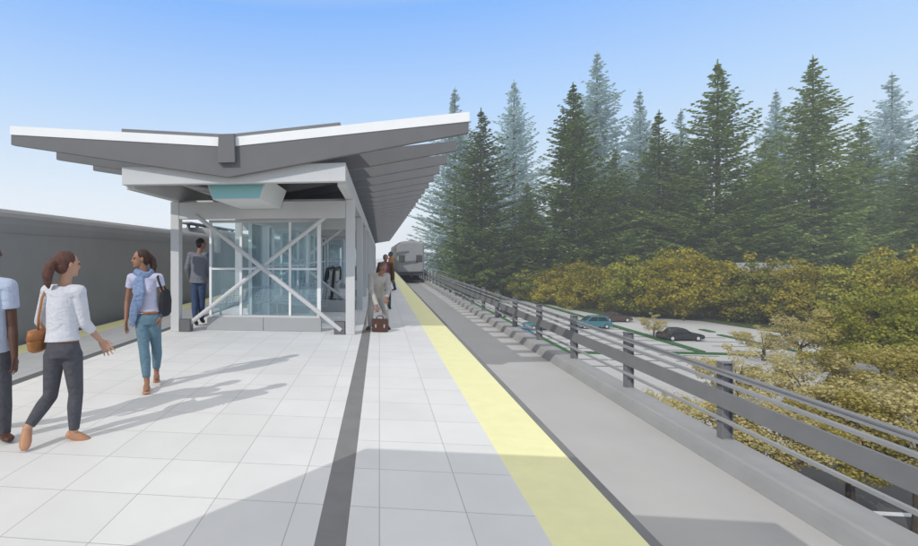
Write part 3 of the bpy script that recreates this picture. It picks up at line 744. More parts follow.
# ---------------------------------------------------------------- cars
def car_parts():
    pass
def car(loc, rz, paint, label, L=4.6, kind='sedan', group='cars in the parking lot'):
    e = empty('parked_car', loc, label, 'car', group); e.rotation_euler.z = rz
    def sub(mb, name, m, par=None, smooth=False):
        o = mb.build(name, m, smooth=smooth); o.parent = par or e; o.location = (0, 0, 0); return o
    h = L / 2; w = .88
    # lower body: side outline extruded with tumblehome
    if kind == 'sedan':
        low = [(-h, .38), (-h + .05, .72), (-h + .25, .86), (-h + .9, .92), (h - 1.35, .90), (h - .5, .80), (h - .08, .66), (h, .42), (h - .1, .24), (-h + .1, .24)]
        cab = [(-h + .75, .90), (-h + 1.3, 1.33), (-h + 1.65, 1.42), (h - 2.25, 1.42), (h - 1.3, .90)]
    else:
        low = [(-h, .42), (-h + .04, .95), (-h + .3, 1.02), (-.1, 1.02), (h - .9, 1.0), (h - .12, .88), (h, .5), (h - .1, .3), (-h + .1, .3)]
        cab = [(-h + .28, 1.0), (-h + .45, 1.55), (-h + .75, 1.66), (h - 2.1, 1.66), (h - 1.1, 1.0)]
    def shell(poly, sections):
        mb = MB(); n = len(poly); cx_ = sum(p[0] for p in poly) / n; cz_ = sum(p[1] for p in poly) / n; vs = []
        for (yy, k) in sections: vs += [(cx_ + (x - cx_) * k, yy, cz_ + (z - cz_) * (k if z > cz_ else 1)) for x, z in poly]
        fs = [tuple(range(n)), tuple(reversed(range((len(sections) - 1) * n, len(sections) * n)))]
        for r_ in range(len(sections) - 1):
            for i in range(n): fs.append((r_ * n + i, r_ * n + (i + 1) % n, (r_ + 1) * n + (i + 1) % n, (r_ + 1) * n + i))
        return mb.add(vs, fs)
    sub(shell(low, [(-w, .93), (-w + .08, .985), (-w + .3, 1), (w - .3, 1), (w - .08, .985), (w, .93)]), 'body', paint)
    sub(shell(cab, [(-w + .16, .90), (-w + .2, .96), (-.3, 1), (.3, 1), (w - .2, .96), (w - .16, .90)]), 'cabin', paint)
    zc0, zc1 = (.94, 1.34) if kind == 'sedan' else (1.04, 1.56)
    xa, xb = (-h + 1.02, h - 1.55) if kind == 'sedan' else (-h + .55, h - 1.4)
    xm = (xa + xb) / 2
    for s_ in (-1, 1):
        for (p0, p1, q0, q1) in ((xa, xm - .04, xa + .42, xm - .04), (xm + .04, xb, xm + .04, xb - .55)):
            y0_ = s_ * (w - .155); mb = MB()
            mb.prism([(p0, zc0), (p1, zc0), (q1, zc1), (q0, zc1)], y0_, y0_ + s_ * .012); sub(mb, 'side_window', 'carglass')
        mb = MB(); mb.box((h - .12, s_ * .78 - .0, .56), (h - .0, s_ * .52, .68)); sub(mb, 'headlight', 'lamp_white')
        mb = MB(); mb.box((-h + .02, s_ * .78, .62), (-h + .12, s_ * .55, .74)); sub(mb, 'tail_light', 'lamp_red')
        mb = MB(); mb.cbox((h - 1.75, s_ * (w - .08), .92), (h - 1.6, s_ * (w + .08), 1.03), .02); sub(mb, 'mirror', paint)
    for x in (-h + .85, h - .9):
        for s_ in (-1, 1):
            y0_ = s_ * (w - .19); y1_ = s_ * (w + .01)
            o = MB().tube((x, y0_, .32), (x, y1_, .32), .32, n=24); wo = sub(o, 'wheel', 'tyre')
            sub(MB().tube((x, y1_ - s_ * .02, .32), (x, y1_ + s_ * .012, .32), .19, n=16), 'rim', 'rim', wo)
    # windscreens
    for sgn in (0, 1):
        mb = MB()
        if kind == 'sedan': a, b = ((h - 1.40, .955), (h - 2.17, 1.36)) if sgn else ((-h + .87, .965), (-h + 1.27, 1.29))
        else: a, b = ((h - 1.18, 1.06), (h - 2.0, 1.58)) if sgn else ((-h + .32, 1.08), (-h + .46, 1.5))
        dx = .03 if sgn else -.03
        mb.add([(a[0] + dx, -.6, a[1]), (a[0] + dx, .6, a[1]), (b[0] + dx, .5, b[1]), (b[0] + dx, -.5, b[1]),
                (a[0] - dx, -.6, a[1]), (a[0] - dx, .6, a[1]), (b[0] - dx, .5, b[1]), (b[0] - dx, -.5, b[1])],
               [(0, 1, 2, 3), (7, 6, 5, 4), (0, 4, 5, 1), (1, 5, 6, 2), (2, 6, 7, 3), (3, 7, 4, 0)]); sub(mb, 'windscreen', 'carglass')
    return e
def cg(u, v): p = G(u, v, GZ); return (p.x, p.y, GZ + .013)
car(cg(680, 340), R(6), 'car_black', 'black saloon car parked alone on the right side of the lot', 4.7)
car(cg(541, 329.5), R(3), 'car_teal', 'teal car behind the railing left of the other teal car', 4.2)
car(cg(592, 328), R(186), 'car_teal', 'larger teal estate car in the middle of the lot', 4.7, 'wagon')
car(cg(509, 316.5), R(4), 'car_black', 'small dark car behind the railing in the far part of the lot', 4.2)
car(cg(455, 290), R(6), 'car_grey', 'dark grey car farthest away behind the railing', 4.6, 'wagon')
car(cg(615, 321.5), R(5), 'car_brown', 'brown car parked under the autumn trees behind the teal estate', 4.4)
car(cg(522, 338), R(92), 'car_blue', 'blue car almost hidden by the curb next to the grass strip', 4.2)

# ---------------------------------------------------------------- people
ZA = Vector((0, 0, 1))
def hand(mb, wrist, d, pn, size=1.0, curl=.35, side=1, spread=.12):
    """d: direction of fingers, pn: palm normal (the way the palm faces), side: which side the thumb is"""
    d = Vector(d).normalized(); pn = Vector(pn); pn = (pn - d * pn.dot(d)).normalized(); s_ = d.cross(pn).normalized() * side
    w = Vector(wrist); pl = .085 * size
    mb.loft([w - d * .01, w + d * pl * .35, w + d * pl * .8, w + d * pl * 1.08], [(.024 * size, .018 * size), (.036 * size, .017 * size), (.041 * size, .014 * size), (.034 * size, .011 * size)], 12, right=s_)
    for k, L in enumerate((.068, .076, .071, .055)):
        o = (1.5 - k) * .0215 * size
        base = w + d * (pl * (.98 - .05 * abs(k - 1.2))) + s_ * o
        dd = (d + s_ * (1.5 - k) * spread * .8).normalized(); p = base; c = curl * (.7 + .2 * k)
        for j, fr in enumerate((.45, .32, .23)):
            ang = c * (j + .4); q = (dd * math.cos(ang) + pn * math.sin(ang)).normalized()
            p2 = p + q * L * fr * size; mb.cap(p, p2, (.0092 - .001 * j) * size, (.0084 - .001 * j) * size, 8); p = p2
    p = w + d * pl * .25 + s_ * .026 * size; q = (d * .75 + s_ * .75 + pn * .25).normalized()
    p2 = p + q * .042 * size; mb.cap(p, p2, .012 * size, .0105 * size, 8); q = (d * 1.0 + s_ * .35 + pn * .3).normalized(); mb.cap(p2, p2 + q * .03 * size, .0102 * size, .0085 * size, 8)

def person(label, base, j, spec):
    """j: world joints. spec: materials, facing directions, flags"""
    e = empty('person', base, label, 'person'); g = spec.get
    k = g('k', 1.0)
    fac = Vector(g('face')).normalized(); tor = Vector(g('torso_face')).normalized()
    trt = tor.cross(ZA).normalized()             # the person's right when upright
    sk = g('skin'); fem = g('female', False)
    nk, hd, ch, wa, pe = [Vector(j[x]) for x in ('neck', 'head', 'chest', 'waist', 'pelvis')]
    sh = {s_: Vector(j['sh' + s_]) for s_ in 'LR'}; el = {s_: Vector(j['el' + s_]) for s_ in 'LR'}; wr = {s_: Vector(j['wr' + s_]) for s_ in 'LR'}
    hp_ = {s_: Vector(j['hip' + s_]) for s_ in 'LR'}; kn = {s_: Vector(j['kn' + s_]) for s_ in 'LR'}; an = {s_: Vector(j['an' + s_]) for s_ in 'LR'}; to = {s_: Vector(j['toe' + s_]) for s_ in 'LR'}
    across = (sh['R'] - sh['L']); across = across.normalized()
    B = MB(); sw = (sh['R'] - sh['L']).length / 2
    a_ch = g('chest_r', (.135, .10)); a_wa = g('waist_r', (.115, .085)); a_hp = g('hip_r', (.155, .105))
    def torso(mb, o, top=True, low=True, hem=0):
        pts, rr = [], []
        if low: pts += [pe - (wa - pe).normalized() * .06 * k, pe]; rr += [(a_hp[0] * .86 * k + o, a_hp[1] * .85 * k + o), (a_hp[0] * k + o, a_hp[1] * k + o)]
        pts += [wa, (wa + ch) / 2, ch]; rr += [(a_wa[0] * k + o, a_wa[1] * k + o), ((a_wa[0] + a_ch[0]) / 2 * k + o, (a_wa[1] + a_ch[1]) / 2 * k + o), (a_ch[0] * k + o, a_ch[1] * k + o)]
        t1 = ch.lerp(nk, .55); t2 = ch.lerp(nk, .85)
        pts += [t1, t2]; rr += [(max(.11 * k, sw * .80) + o, a_ch[1] * .86 * k + o), (sw * .45 + o, .065 * k + o)]
        mb.loft(pts, rr, 20, right=across)
    torso(B, -.008)
    ft = (to['L'] + to['R']) / 2
    hax = (hd - nk).normalized()
    B.cap(nk - hax * .06 * k, hd - hax * .03 * k, .054 * k, .050 * k)
    # head
    hr = (fac.cross(ZA)).normalized(); hu = hr.cross(fac).normalized(); hs_ = k
    B.ell(hd + hu * .025 * hs_ - fac * .012 * hs_, hr, fac, hu, (.074 * hs_, .094 * hs_, .090 * hs_), 18, 12)
    B.ell(hd - hu * .035 * hs_ + fac * .028 * hs_, hr, fac, hu, (.056 * hs_, .062 * hs_, .075 * hs_), 16, 10)
    B.ell(hd - hu * .088 * hs_ + fac * .062 * hs_, hr, fac, hu, (.026 * hs_, .024 * hs_, .020 * hs_), 12, 8)
    B.loft([hd + hu * .018 * hs_ + fac * .083 * hs_, hd - hu * .010 * hs_ + fac * .091 * hs_, hd - hu * .024 * hs_ + fac * .098 * hs_, hd - hu * .034 * hs_ + fac * .086 * hs_], [.008 * hs_, .010 * hs_, .0135 * hs_, .012 * hs_], 8)
    for s_ in (-1, 1):
        B.ell(hd + hr * s_ * .078 * hs_ - fac * .008 * hs_ - hu * .005 * hs_, hr, fac, hu, (.010 * hs_, .018 * hs_, .030 * hs_), 10, 8)
        B.ell(hd + hr * s_ * .030 * hs_ + fac * .078 * hs_ + hu * .022 * hs_, hr, fac, hu, (.022 * hs_, .012 * hs_, .008 * hs_), 10, 6)
    ar = g('arm_r', (.047, .040, .026))
    for s_ in 'LR':
        c0 = ch.lerp(nk, .5).lerp(sh[s_], .55)
        B.cap(c0, sh[s_], .055 * k, ar[0] * 1.12 * k); B.cap(sh[s_], el[s_], ar[0] * k, ar[1] * k)
        m_ = el[s_].lerp(wr[s_], .3); B.cap(el[s_], m_, ar[1] * .98 * k, ar[1] * 1.0 * k); B.cap(m_, wr[s_], ar[1] * 1.0 * k, ar[2] * k)
        if g('hand' + s_):
            hd_, pn, cu_, sd = g('hand' + s_); hand(B, wr[s_], hd_, pn, k * 1.02, cu_, sd, g('spread', .12))
        c1 = hp_[s_]
        lr = g('leg_r', (.082, .055, .036))
        B.cap(c1, kn[s_], lr[0] * .94 * k, lr[1] * .93 * k); m_ = kn[s_].lerp(an[s_], .3); back = -Vector(g('leg_face', tor)) * .012
        B.cap(kn[s_], m_ + back, lr[1] * .9 * k, lr[1] * .98 * k); B.cap(m_ + back, an[s_], lr[1] * .98 * k, lr[2] * .92 * k)
        f = (to[s_] - an[s_]); fd = f.normalized()
    shoes = g('shoe')
    def foot(mb, s_, o, sc=1.0):
        a = an[s_]; t_ = to[s_]; f = t_ - a; 
        lat = (f.cross(ZA)); lat = lat.normalized() if lat.length > .03 else trt
        n = lat.cross(f.normalized()).normalized()
        if n.z < 0 and abs(n.z) > .2: n = -n
        fl = f.normalized(); hl = a - fl * .035 * k - n * .02 * k
        L = f.length
        mb.loft([hl - fl * .022 * k, hl, a.lerp(t_, .3) - n * .01 * k, a.lerp(t_, .65) - n * .004 * k, a.lerp(t_, .9), t_ + fl * .012 * k],
                [(.018 * k + o, .018 * k + o), (.032 * k + o, .034 * k + o), (.036 * k + o, .036 * k + o), (.042 * k + o, .026 * k + o), (.036 * k + o, .019 * k + o), (.018 * k + o, .012 * k + o)], 14, right=lat)
    for s_ in 'LR':
        foot(B, s_, -.003); B.cap(an[s_] + (kn[s_] - an[s_]).normalized() * .05 * k, an[s_], .033 * k, .034 * k)
    V = .0055 * max(1.0, g('vox', 1.0))
    B.build('body', sk, e, voxel=V)
    for s_ in 'LR':
        if shoes:
            q = MB(); foot(q, s_, .006); q.build('shoe', shoes, e, voxel=V)
        else:
            q = MB(); f = (to[s_] - an[s_]); f.z = 0; f.normalize(); lat = f.cross(ZA).normalized(); c0 = Vector((an[s_].x, an[s_].y, 0)) ; zlow = min(an[s_].z, to[s_].z) - .045 * k
            q.loft([an[s_] - f * .06 * k + ZA * (zlow - an[s_].z + .015), Vector((to[s_].x, to[s_].y, zlow + .015)) + f * .02], [(.036 * k, .012), (.044 * k, .012)], 12, right=lat); q.build('sandal', 'shoe_tan', e, smooth=True)
    # trousers
    T = MB(); off = g('trouser_o', .010); lr = g('leg_r', (.082, .055, .036))
    up = (wa - pe).normalized()
    T.loft([pe - up * .07 * k, pe, wa.lerp(pe, .35)], [(a_hp[0] * .88 * k + off, a_hp[1] * .86 * k + off), (a_hp[0] * k + off, a_hp[1] * k + off), (a_wa[0] * 1.06 * k + off, a_wa[1] * 1.06 * k + off)], 20, right=across)
    for s_ in 'LR':
        end = an[s_].lerp(kn[s_], g('hem', .06)); m_ = kn[s_].lerp(an[s_], .3) - Vector(g('leg_face', tor)) * .012
        T.cap(hp_[s_], kn[s_], lr[0] * k + off, lr[1] * k + off, 16)
        T.loft([kn[s_].lerp(hp_[s_], .1), kn[s_], m_, m_.lerp(end, .6), end], [lr[1] * 1.05 * k + off, lr[1] * k + off, lr[1] * 1.03 * k + off, lr[1] * .85 * k + off + g('flare', 0), lr[2] * 1.08 * k + off + g('flare', 0)], 16)
    T.build('trousers', g('trouser'), e, voxel=.007, relax=8)
    # top
    U = MB(); o = g('top_o', .014); hem = g('top_hem', .5)
    hemP = wa.lerp(pe, hem)
    pts = [hemP, wa, (wa + ch) / 2, ch, ch.lerp(nk, .55), ch.lerp(nk, .86)]
    rr = [(a_wa[0] * (1 - hem) * k + a_hp[0] * hem * k + o * 1.5, a_wa[1] * (1 - hem) * k + a_hp[1] * hem * k + o * 1.5), (a_wa[0] * k + o * 1.5, a_wa[1] * k + o * 1.5), ((a_wa[0] + a_ch[0]) / 2 * k + o * 1.2, (a_wa[1] + a_ch[1]) / 2 * k + o * 1.2), (a_ch[0] * k + o, a_ch[1] * k + o), (max(.11 * k, sw * .82) + o, a_ch[1] * .86 * k + o), (sw * .42 + o, .066 * k + o)]
    if hem > 1: pts.insert(1, pe); rr.insert(1, (a_hp[0] * k + o * 1.4, a_hp[1] * k + o * 1.4)); rr[0] = (a_hp[0] * .98 * k + o * 2, a_hp[1] * 1.0 * k + o * 2)
    U.loft(pts, rr, 24, right=across)
    if fem:
        for q_ in (-1, 1): U.ell(ch - ZA * .03 * k + tor * .075 * k + across * q_ * .062 * k, across, tor, ZA, (.060 * k, .052 * k, .062 * k), 12, 8)
    sl_ = g('sleeve', .35)
    for s_ in 'LR':
        c0 = ch.lerp(nk, .5).lerp(sh[s_], .5); U.cap(c0, sh[s_], .062 * k + o, ar[0] * 1.1 * k + o)
        if sl_ <= 1: U.loft([sh[s_] + (c0 - sh[s_]) * .1, sh[s_], sh[s_].lerp(el[s_], sl_)], [ar[0] * 1.08 * k + o, ar[0] * 1.08 * k + o, ar[0] * 1.02 * k + o * 1.2], 14)
        else:
            U.cap(sh[s_], el[s_], ar[0] * k + o, ar[1] * 1.05 * k + o); U.loft([el[s_].lerp(sh[s_], .1), el[s_], el[s_].lerp(wr[s_], sl_ - 1)], [ar[1] * 1.05 * k + o, ar[1] * 1.05 * k + o, (ar[1] * (2 - sl_) + ar[2] * (sl_ - 1)) * 1.05 * k + o], 14)
    U.build(g('top_name', 'shirt'), g('top'), e, voxel=.007, relax=2)
    # hair
    Hh = MB(); st = g('hair_style', 'short')
    c = hd + hu * .036 * hs_ - fac * .026 * hs_
    Hh.ell(c, hr, fac, hu, (.083 * hs_, .094 * hs_, .090 * hs_), 18, 12)
    Hh.ell(hd - hu * .02 * hs_ - fac * .055 * hs_, hr, fac, hu, (.070 * hs_, .052 * hs_, .065 * hs_), 14, 10)
    pw_ = g('pony_w', 1.0)
    if st == 'pony':
        b0 = hd - fac * .105 * hs_ + hu * .045 * hs_; dn = (-ZA + -fac * .35).normalized(); pd = Vector(g('pony_dir', dn)).normalized()
        Hh.loft([b0 + fac * .04, b0, b0 + pd * .06 * k - fac * .03 * k, b0 + pd * .14 * k - fac * .035 * k, b0 + pd * .21 * k - fac * .02 * k, b0 + pd * .26 * k], [.03 * k, .032 * k, (.046 * k * pw_, .044 * k), (.048 * k * pw_, .042 * k), (.036 * k * pw_, .03 * k), .008], 14)
    Hh.build('hair', g('hair'), e, voxel=.006)
    for s_ in (-1, 1):
        q = MB(); q.ell(hd + hr * s_ * .030 * hs_ + fac * .083 * hs_ + hu * .004 * hs_, hr, fac, hu, (.014 * hs_, .006 * hs_, .0055 * hs_), 10, 6); q.build('eye', 'eye', e, smooth=True)
    q = MB(); q.ell(hd - hu * .058 * hs_ + fac * .088 * hs_, hr, fac, hu, (.022 * hs_, .008 * hs_, .007 * hs_), 10, 6); q.build('mouth', 'lip', e, smooth=True)
    return e

CF = Vector((-sy_, cy_, 0)); CR = Vector((cy_, sy_, 0))       # camera forward and right on the ground
def mk(D, d):                                                  # joints from (u, v, extra distance)
    return {k_: P(x[0], x[1], D + (x[2] if len(x) > 2 else 0)) for k_, x in d.items()}

# woman walking away, white sweater, grey jeans
D = 4.17
j = mk(D, dict(head=(68,264.5,.0), neck=(65,282.5,.0), chest=(62.5,306,.0), waist=(62.5,331,-.01), pelvis=(63,349,-.02),
    shL=(48,291,.04), shR=(79,291.5,-.04), elL=(40.5,321,.16), wrL=(47,333,.32), elR=(84.5,323,.02), wrR=(101,341,.14),
    hipL=(54.5,355,-.02), hipR=(72,355,.0), knL=(50.5,396,.02), knR=(76,393,.03), anL=(27,429,-.16), anR=(74,433.5,.02), toeL=(24.5,449,-.24), toeR=(89,439.5,.06)))
pw = person('woman in a white sweater and grey jeans walking away with her right hand held out', (P(68,441,D).x, P(68,441,D).y, 0), j,
    dict(face=CF * .80 + CR * .62, torso_face=CF * .93 + CR * .35, skin='skin_a', female=False, hair='hair_red', hair_style='pony', pony_dir=-ZA * 1.0 - CR * .22, pony_w=1.25, top='cloth_white', top_name='sweater', top_o=.016, top_hem=.55, sleeve=1.45,
         trouser='denim_grey', trouser_o=.006, hem=.10, shoe='shoe_tan', chest_r=(.128, .095), waist_r=(.118, .085), hip_r=(.150, .110), arm_r=(.042, .034, .022), leg_r=(.083, .054, .034), leg_face=CF,
         handR=(CR * .55 - ZA * .8 + CF * .1, -CF + CR * .2, .22, -1), handL=(CR * .6 + CF * .6 - ZA * .2, -ZA, .5, 1), spread=.22))
q = MB()   # belt
a = j['waist'].lerp(j['pelvis'], .42); q.loft([a - ZA * .018, a + ZA * .018], [(.146, .112), (.142, .110)], 24, right=(j['shR'] - j['shL']).normalized()); q.build('belt', 'leather_tan', pw, smooth=True)
# tan shoulder bag of that woman
c = P(38, 341, D - .02); e = empty('shoulder_bag', c - ZA * .12, 'tan leather shoulder bag hanging at the hip of the woman in the white sweater', 'bag')
q = MB(); q.loft([c + ZA * .09, c + ZA * .07, c, c - ZA * .07, c - ZA * .095], [(.045, .04), (.052, .10), (.062, .13), (.055, .115), (.03, .07)], 18, right=CR); q.build('bag_body', 'leather_tan', e, voxel=.007)
q = MB(); q.loft([c + ZA * .098 + CF * 0, c + ZA * .02], [(.06, .115), (.068, .135)], 18, right=CR); q.build('flap', 'leather_tan', e, smooth=True)
q = MB(); st = [c + ZA * .08 - CR * .0, P(38.5, 318, D - .03), P(42, 298, D - .055), P(47.5, 285.5, D), P(50, 287, D + .07), P(46, 300, D + .14), P(40, 322, D + .12), c + ZA * .08 + CF * .1]
q.loft(st, [(.012, .004)] * len(st), 8, right=CR); q.build('strap', 'leather_tan', e, smooth=True)

# woman facing the viewer, looking left
D = 5.85
j = mk(D, dict(head=(140.5,259,0), neck=(144,273,.02), chest=(145,288,.0), waist=(147,307,0), pelvis=(148,318.5,.0),
    shL=(158.8,277.5,.02), shR=(131.5,277.5,.0), elL=(163.5,298,.06), wrL=(161,315.5,.0), elR=(127.5,301,.04), wrR=(126,321,-.03),
    hipL=(153.5,323,.02), hipR=(142.5,323,-.01), knL=(156.5,346,.1), knR=(144,349,-.06), anL=(156.5,371.5,.22), anR=(147,382,-.12), toeL=(156.6,379.3,.04), toeR=(146,390.2,-.30)))
fv = -CF
pw2 = person('woman in lilac tee, blue scarf and faded jeans walking this way and looking left', (P(150,386,D).x, P(150,386,D).y, 0), j,
    dict(face=-CR * .85 - CF * .5, torso_face=fv, skin='skin_b', female=True, hair='hair', hair_style='pony', pony_dir=-ZA + CR * .12, top='cloth_lilac', top_hem=.5, sleeve=.42, top_o=.012,
         trouser='denim_pale', trouser_o=.008, hem=.14, shoe=None, chest_r=(.130, .098), waist_r=(.116, .085), hip_r=(.155, .11), arm_r=(.040, .033, .022), leg_r=(.083, .055, .035),
         handR=(-ZA + CR * .02, CR, .3, 1), handL=(-ZA - CR * .15, -CR, .35, -1)))
q = MB(); a = j['waist'].lerp(j['pelvis'], .42); q.loft([a - ZA * .015, a + ZA * .015], [(.150, .115), (.147, .113)], 24, right=CR); q.build('belt', 'leather_tan', pw2, smooth=True)
q = MB(); a = j['wrL'] + ZA * .02; q.loft([a, a - ZA * .04], [.032, .032], 14); q.build('bracelet', 'cap_blue', pw2, smooth=True)
n_ = j['neck']; q = MB()
ring = [n_ - ZA * .005 + Vector((math.cos(t_) * .095, math.sin(t_) * .085, .022 * math.sin(2 * t_))) for t_ in [i * math.pi / 8 for i in range(17)]]
q.loft(ring, [(.034, .045)] * 17, 10)
hang = [n_ + fv * .09 - ZA * .03, n_ + fv * .125 - ZA * .12 - CR * .04, P(138, 295, D - .17), P(134.5, 307, D - .15), P(132.8, 318, D - .13), P(131.5, 326, D - .11)]
q.loft(hang, [(.05, .02), (.062, .022), (.058, .02), (.055, .018), (.05, .016), (.035, .01)], 12, right=CR)
hang = [n_ + fv * .09 - ZA * .03, n_ + fv * .13 - ZA * .13 - CR * .0, P(141, 293, D - .17), P(140, 303, D - .16), P(138, 309, D - .14)]
q.loft(hang, [(.045, .02), (.05, .02), (.045, .018), (.04, .016), (.025, .01)], 12, right=CR)
q.build('scarf', 'scarf_blue', pw2, voxel=.007)
c = P(165.5, 301, D + .10); e = empty('handbag', c - ZA * .2, 'black shoulder bag hanging behind the arm of the woman with the blue scarf', 'bag')
q = MB(); q.loft([c + ZA * .15, c + ZA * .12, c, c - ZA * .15, c - ZA * .19], [(.03, .06), (.05, .11), (.065, .14), (.06, .13), (.03, .08)], 16, right=CR); q.build('bag_body', 'black_cloth', e, voxel=.008)
q = MB(); st = [c + ZA * .14, P(163, 285, D + .12), P(158.8, 273.6, D + .05), P(157.5, 277, D - .08), P(161.8, 290, D - .06), c + ZA * .12 - CF * .05]; q.loft(st, [(.014, .005)] * len(st), 8, right=CR); q.build('strap', 'black_cloth', e, smooth=True)

# man at the left edge
D = 4.2
j = mk(D, dict(head=(-12,252,0), neck=(-12,274,0), chest=(-12,297,0), waist=(-12,326,0), pelvis=(-11,347,0),
    shL=(-33,285,.0), shR=(9,286,0), elL=(-40,325,0), wrL=(-38,355,-.1), elR=(12.5,326,.03), wrR=(14.5,357,-.04),
    hipL=(-19,352,0), hipR=(-1,352,0), knL=(-20,396,.05), knR=(3,396,-.02), anL=(-20,432,.25), anR=(4,434,0), toeL=(-20,436,.05), toeR=(10,439.5,-.10)))
pm = person('man in a pale blue short-sleeved shirt and dark trousers cut off by the left edge', (P(0,441,D).x, P(0,441,D).y, 0), j,
    dict(face=CR * .6 + CF * .3, torso_face=-CF * .6 + CR * .6, skin='skin_c', hair='hair_black', top='cloth_sky', top_hem=1.25, sleeve=.55, top_o=.018, trouser='denim_grey', trouser_o=.014, hem=.0, shoe='leather_brown',
         chest_r=(.150, .11), waist_r=(.135, .10), hip_r=(.150, .11), arm_r=(.047, .041, .028), handR=(-ZA + CR * .03, -CR, .35, 1), handL=(-ZA, CR, .35, -1)))

# man in a grey blazer
D = 10.95; kk = 1.12
j = mk(D, dict(head=(201.5,244,0), neck=(199.5,252.2,0), chest=(199,262,0), waist=(198.6,272,0), pelvis=(198.3,280,0),
    shL=(190.6,255,0), shR=(207,255.3,0), elL=(187.2,268,-.02), wrL=(190,278,.12), elR=(209.5,268,.03), wrR=(208,277,.20),
    hipL=(194.8,282,0), hipR=(202,282,0), knL=(194.8,301,.0), knR=(201.8,301,.08), anL=(195.5,320.5,-.05), anR=(201.6,318.5,.12), toeL=(196.6,324.2,.12), toeR=(203.5,322.3,.30)))
person('man in grey blazer and blue jeans with his back turned beside the left column', (P(198,324,D).x, P(198,324,D).y, 0), j,
    dict(k=kk, face=CR * .8 + CF * .6, torso_face=CF, skin='skin_b', hair='hair_black', top='tweed', top_name='blazer', top_hem=1.35, sleeve=1.9, top_o=.022, trouser='denim_blue', trouser_o=.016, hem=.0, shoe='black_cloth',
         chest_r=(.150, .11), waist_r=(.130, .10), hip_r=(.145, .11), handL=(-ZA + CF * .2, CR, .4, -1), handR=(-ZA + CF * .4, -CR, .4, 1), vox=1.2))

# man in a beige suit stooping over a briefcase
D = 10.5
j = mk(D, dict(head=(383.6,267.5,-.30), neck=(381,274,-.20), chest=(378.5,280.5,-.10), waist=(376.6,289.5,.04), pelvis=(376.3,294.5,.10),
    shL=(387,276,-.12), shR=(371.8,275.5,-.12), elL=(388.5,289,-.22), wrL=(386.3,298,-.34), elR=(371,290,-.26), wrR=(377.2,306.5,-.40),
    hipL=(380.2,296.5,.08), hipR=(372.6,296.5,.08), knL=(385,309.5,-.10), knR=(370.6,310,-.10), anL=(386.7,325.6,.0), anR=(369.2,326.4,.0), toeL=(389.3,329,-.16), toeR=(367.0,330,-.16)))
person('man in a beige suit stooping over a brown briefcase beside the dark paving band', (P(378,329,D).x, P(378,329,D).y, 0), j,
    dict(face=-CF - ZA * .55 + CR * .15, torso_face=-CF * .9 - ZA * .4, skin='skin_b', hair='hair_grey', top='beige', top_name='jacket', top_hem=1.2, sleeve=1.92, top_o=.022, trouser='beige', trouser_o=.018, flare=.008, hem=.0, shoe='leather_brown',
         chest_r=(.150, .12), waist_r=(.145, .115), hip_r=(.150, .12), leg_face=-CF, handR=(-ZA, CF, .6, -1), handL=(-ZA, CF, .5, 1), vox=1.2))
c = P(380, 323.3, D - .42); e = empty('briefcase', (c.x, c.y, 0), 'brown leather briefcase held just above the paving by the stooping man', 'briefcase')
q = MB()
zb_ = .012
q.cbox((c.x - .175, c.y - .06, zb_), (c.x + .175, c.y + .06, zb_ + .27), .02); q.build('case', 'leather_brown', e)
q = MB(); q.cbox((c.x - .168, c.y - .068, zb_ + .12), (c.x + .168, c.y - .0605, zb_ + .275), .004); q.build('flap', 'leather_brown', e)
for x in (-.09, .09):
    q = MB(); q.cbox((c.x + x - .015, c.y - .078, zb_ + .09), (c.x + x + .015, c.y - .0685, zb_ + .16), .003); q.build('buckle', 'chrome', e)
q = MB(); hpt = [(c.x - .07, c.y, zb_ + .265), (c.x - .065, c.y, zb_ + .31), (c.x - .03, c.y, zb_ + .335), (c.x + .03, c.y, zb_ + .335), (c.x + .065, c.y, zb_ + .31), (c.x + .07, c.y, zb_ + .265)]
q.loft(hpt, [.011] * 6, 8); q.build('handle', 'leather_brown', e, smooth=True)

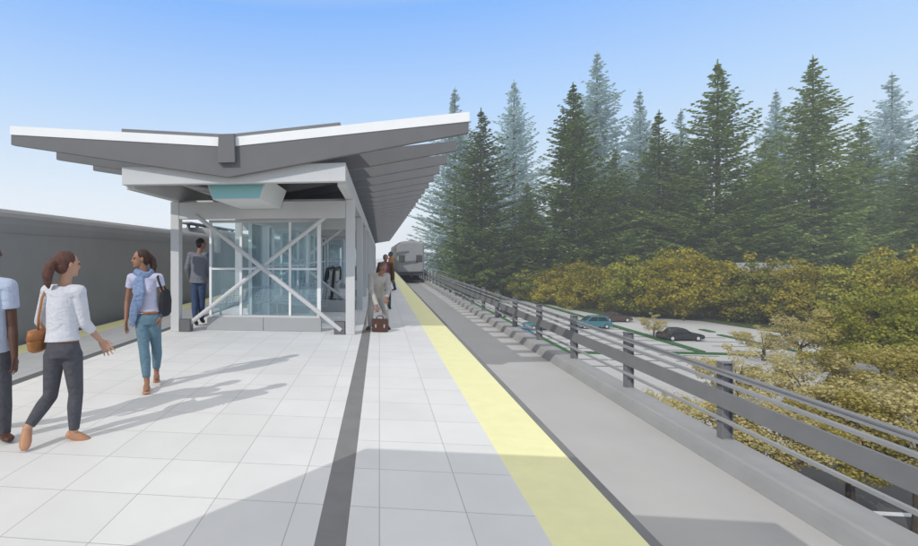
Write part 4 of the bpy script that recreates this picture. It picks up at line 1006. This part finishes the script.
# two people further along the right side
def stander(u, v, D, label, mats, face, k=1.0, scarf=None):
    b = P(u, CV + FPX * EYE / D, D); f = Vector(face).normalized(); r_ = f.cross(ZA).normalized()
    def at(a, fw, z): return Vector((b.x, b.y, 0)) + r_ * a * k + f * fw * k + ZA * z * k
    j = dict(head=at(0, .03, 1.60), neck=at(0, 0, 1.45), chest=at(0, 0, 1.28), waist=at(0, 0, 1.07), pelvis=at(0, 0, .94), shL=at(-.18, 0, 1.41), shR=at(.18, 0, 1.41),
             elL=at(-.235, -.03, 1.12), elR=at(.235, -.03, 1.12), wrL=at(-.235, .08, .88), wrR=at(.235, .08, .88), hipL=at(-.085, 0, .90), hipR=at(.085, 0, .90),
             knL=at(-.095, .10, .50), knR=at(.095, -.04, .49), anL=at(-.10, .14, .085), anR=at(.10, -.16, .10), toeL=at(-.11, .29, .035), toeR=at(.11, -.01, .035))
    s_ = dict(k=k, face=f, torso_face=f, top_hem=1.25, sleeve=1.9, top_o=.02, trouser_o=.014, hem=0, handL=(-ZA + f * .2, r_, .4, 1), handR=(-ZA + f * .2, -r_, .4, -1), vox=1.6, shoe='black_cloth', hair='hair_black', skin='skin_b')
    s_.update(mats); e = person(label, (b.x, b.y, 0), j, s_)
    if scarf:
        q = MB(); n_ = j['neck']; q.loft([n_ + Vector((math.cos(t_) * .09, math.sin(t_) * .09, 0)) for t_ in [i * math.pi / 6 for i in range(13)]], [.036] * 13, 8)
        q.loft([n_ + f * .1, n_ + f * .155 - ZA * .2, n_ + f * .15 - ZA * .5, n_ + f * .15 - ZA * .62], [(.05, .02), (.06, .022), (.06, .02), (.05, .015)], 10, right=r_); q.build('scarf', scarf, e, voxel=.009)
    return e
stander(385.5, 0, 14.5, 'person with a blue cap and magenta scarf standing behind the stooping man', dict(hair='cap_blue', top='leather_brown', top_name='coat', trouser='tealcloth'), -CF, .97, 'magenta')
stander(391, 0, 21.5, 'person in orange jacket and teal trousers by the tactile strip far down the platform', dict(top='orange', top_name='jacket', trouser='tealcloth', hair='cap_blue'), CF * .4 - CR, 1.05)

# ---------------------------------------------------------------- summer haze
hz = bpy.data.materials.new('haze'); hz.use_nodes = True; t = hz.node_tree; t.nodes.clear()
pv = t.nodes.new('ShaderNodeVolumePrincipled'); pv.inputs['Color'].default_value = (.93, .96, 1, 1); pv.inputs['Density'].default_value = .0009
mo = t.nodes.new('ShaderNodeOutputMaterial'); t.links.new(pv.outputs[0], mo.inputs['Volume'])
hb = MB().box((-505, -155, GZ - 1), (905, 1305, 62)).build('haze', hz); hb['kind'] = 'stuff'
S.cycles.volume_bounces = 1
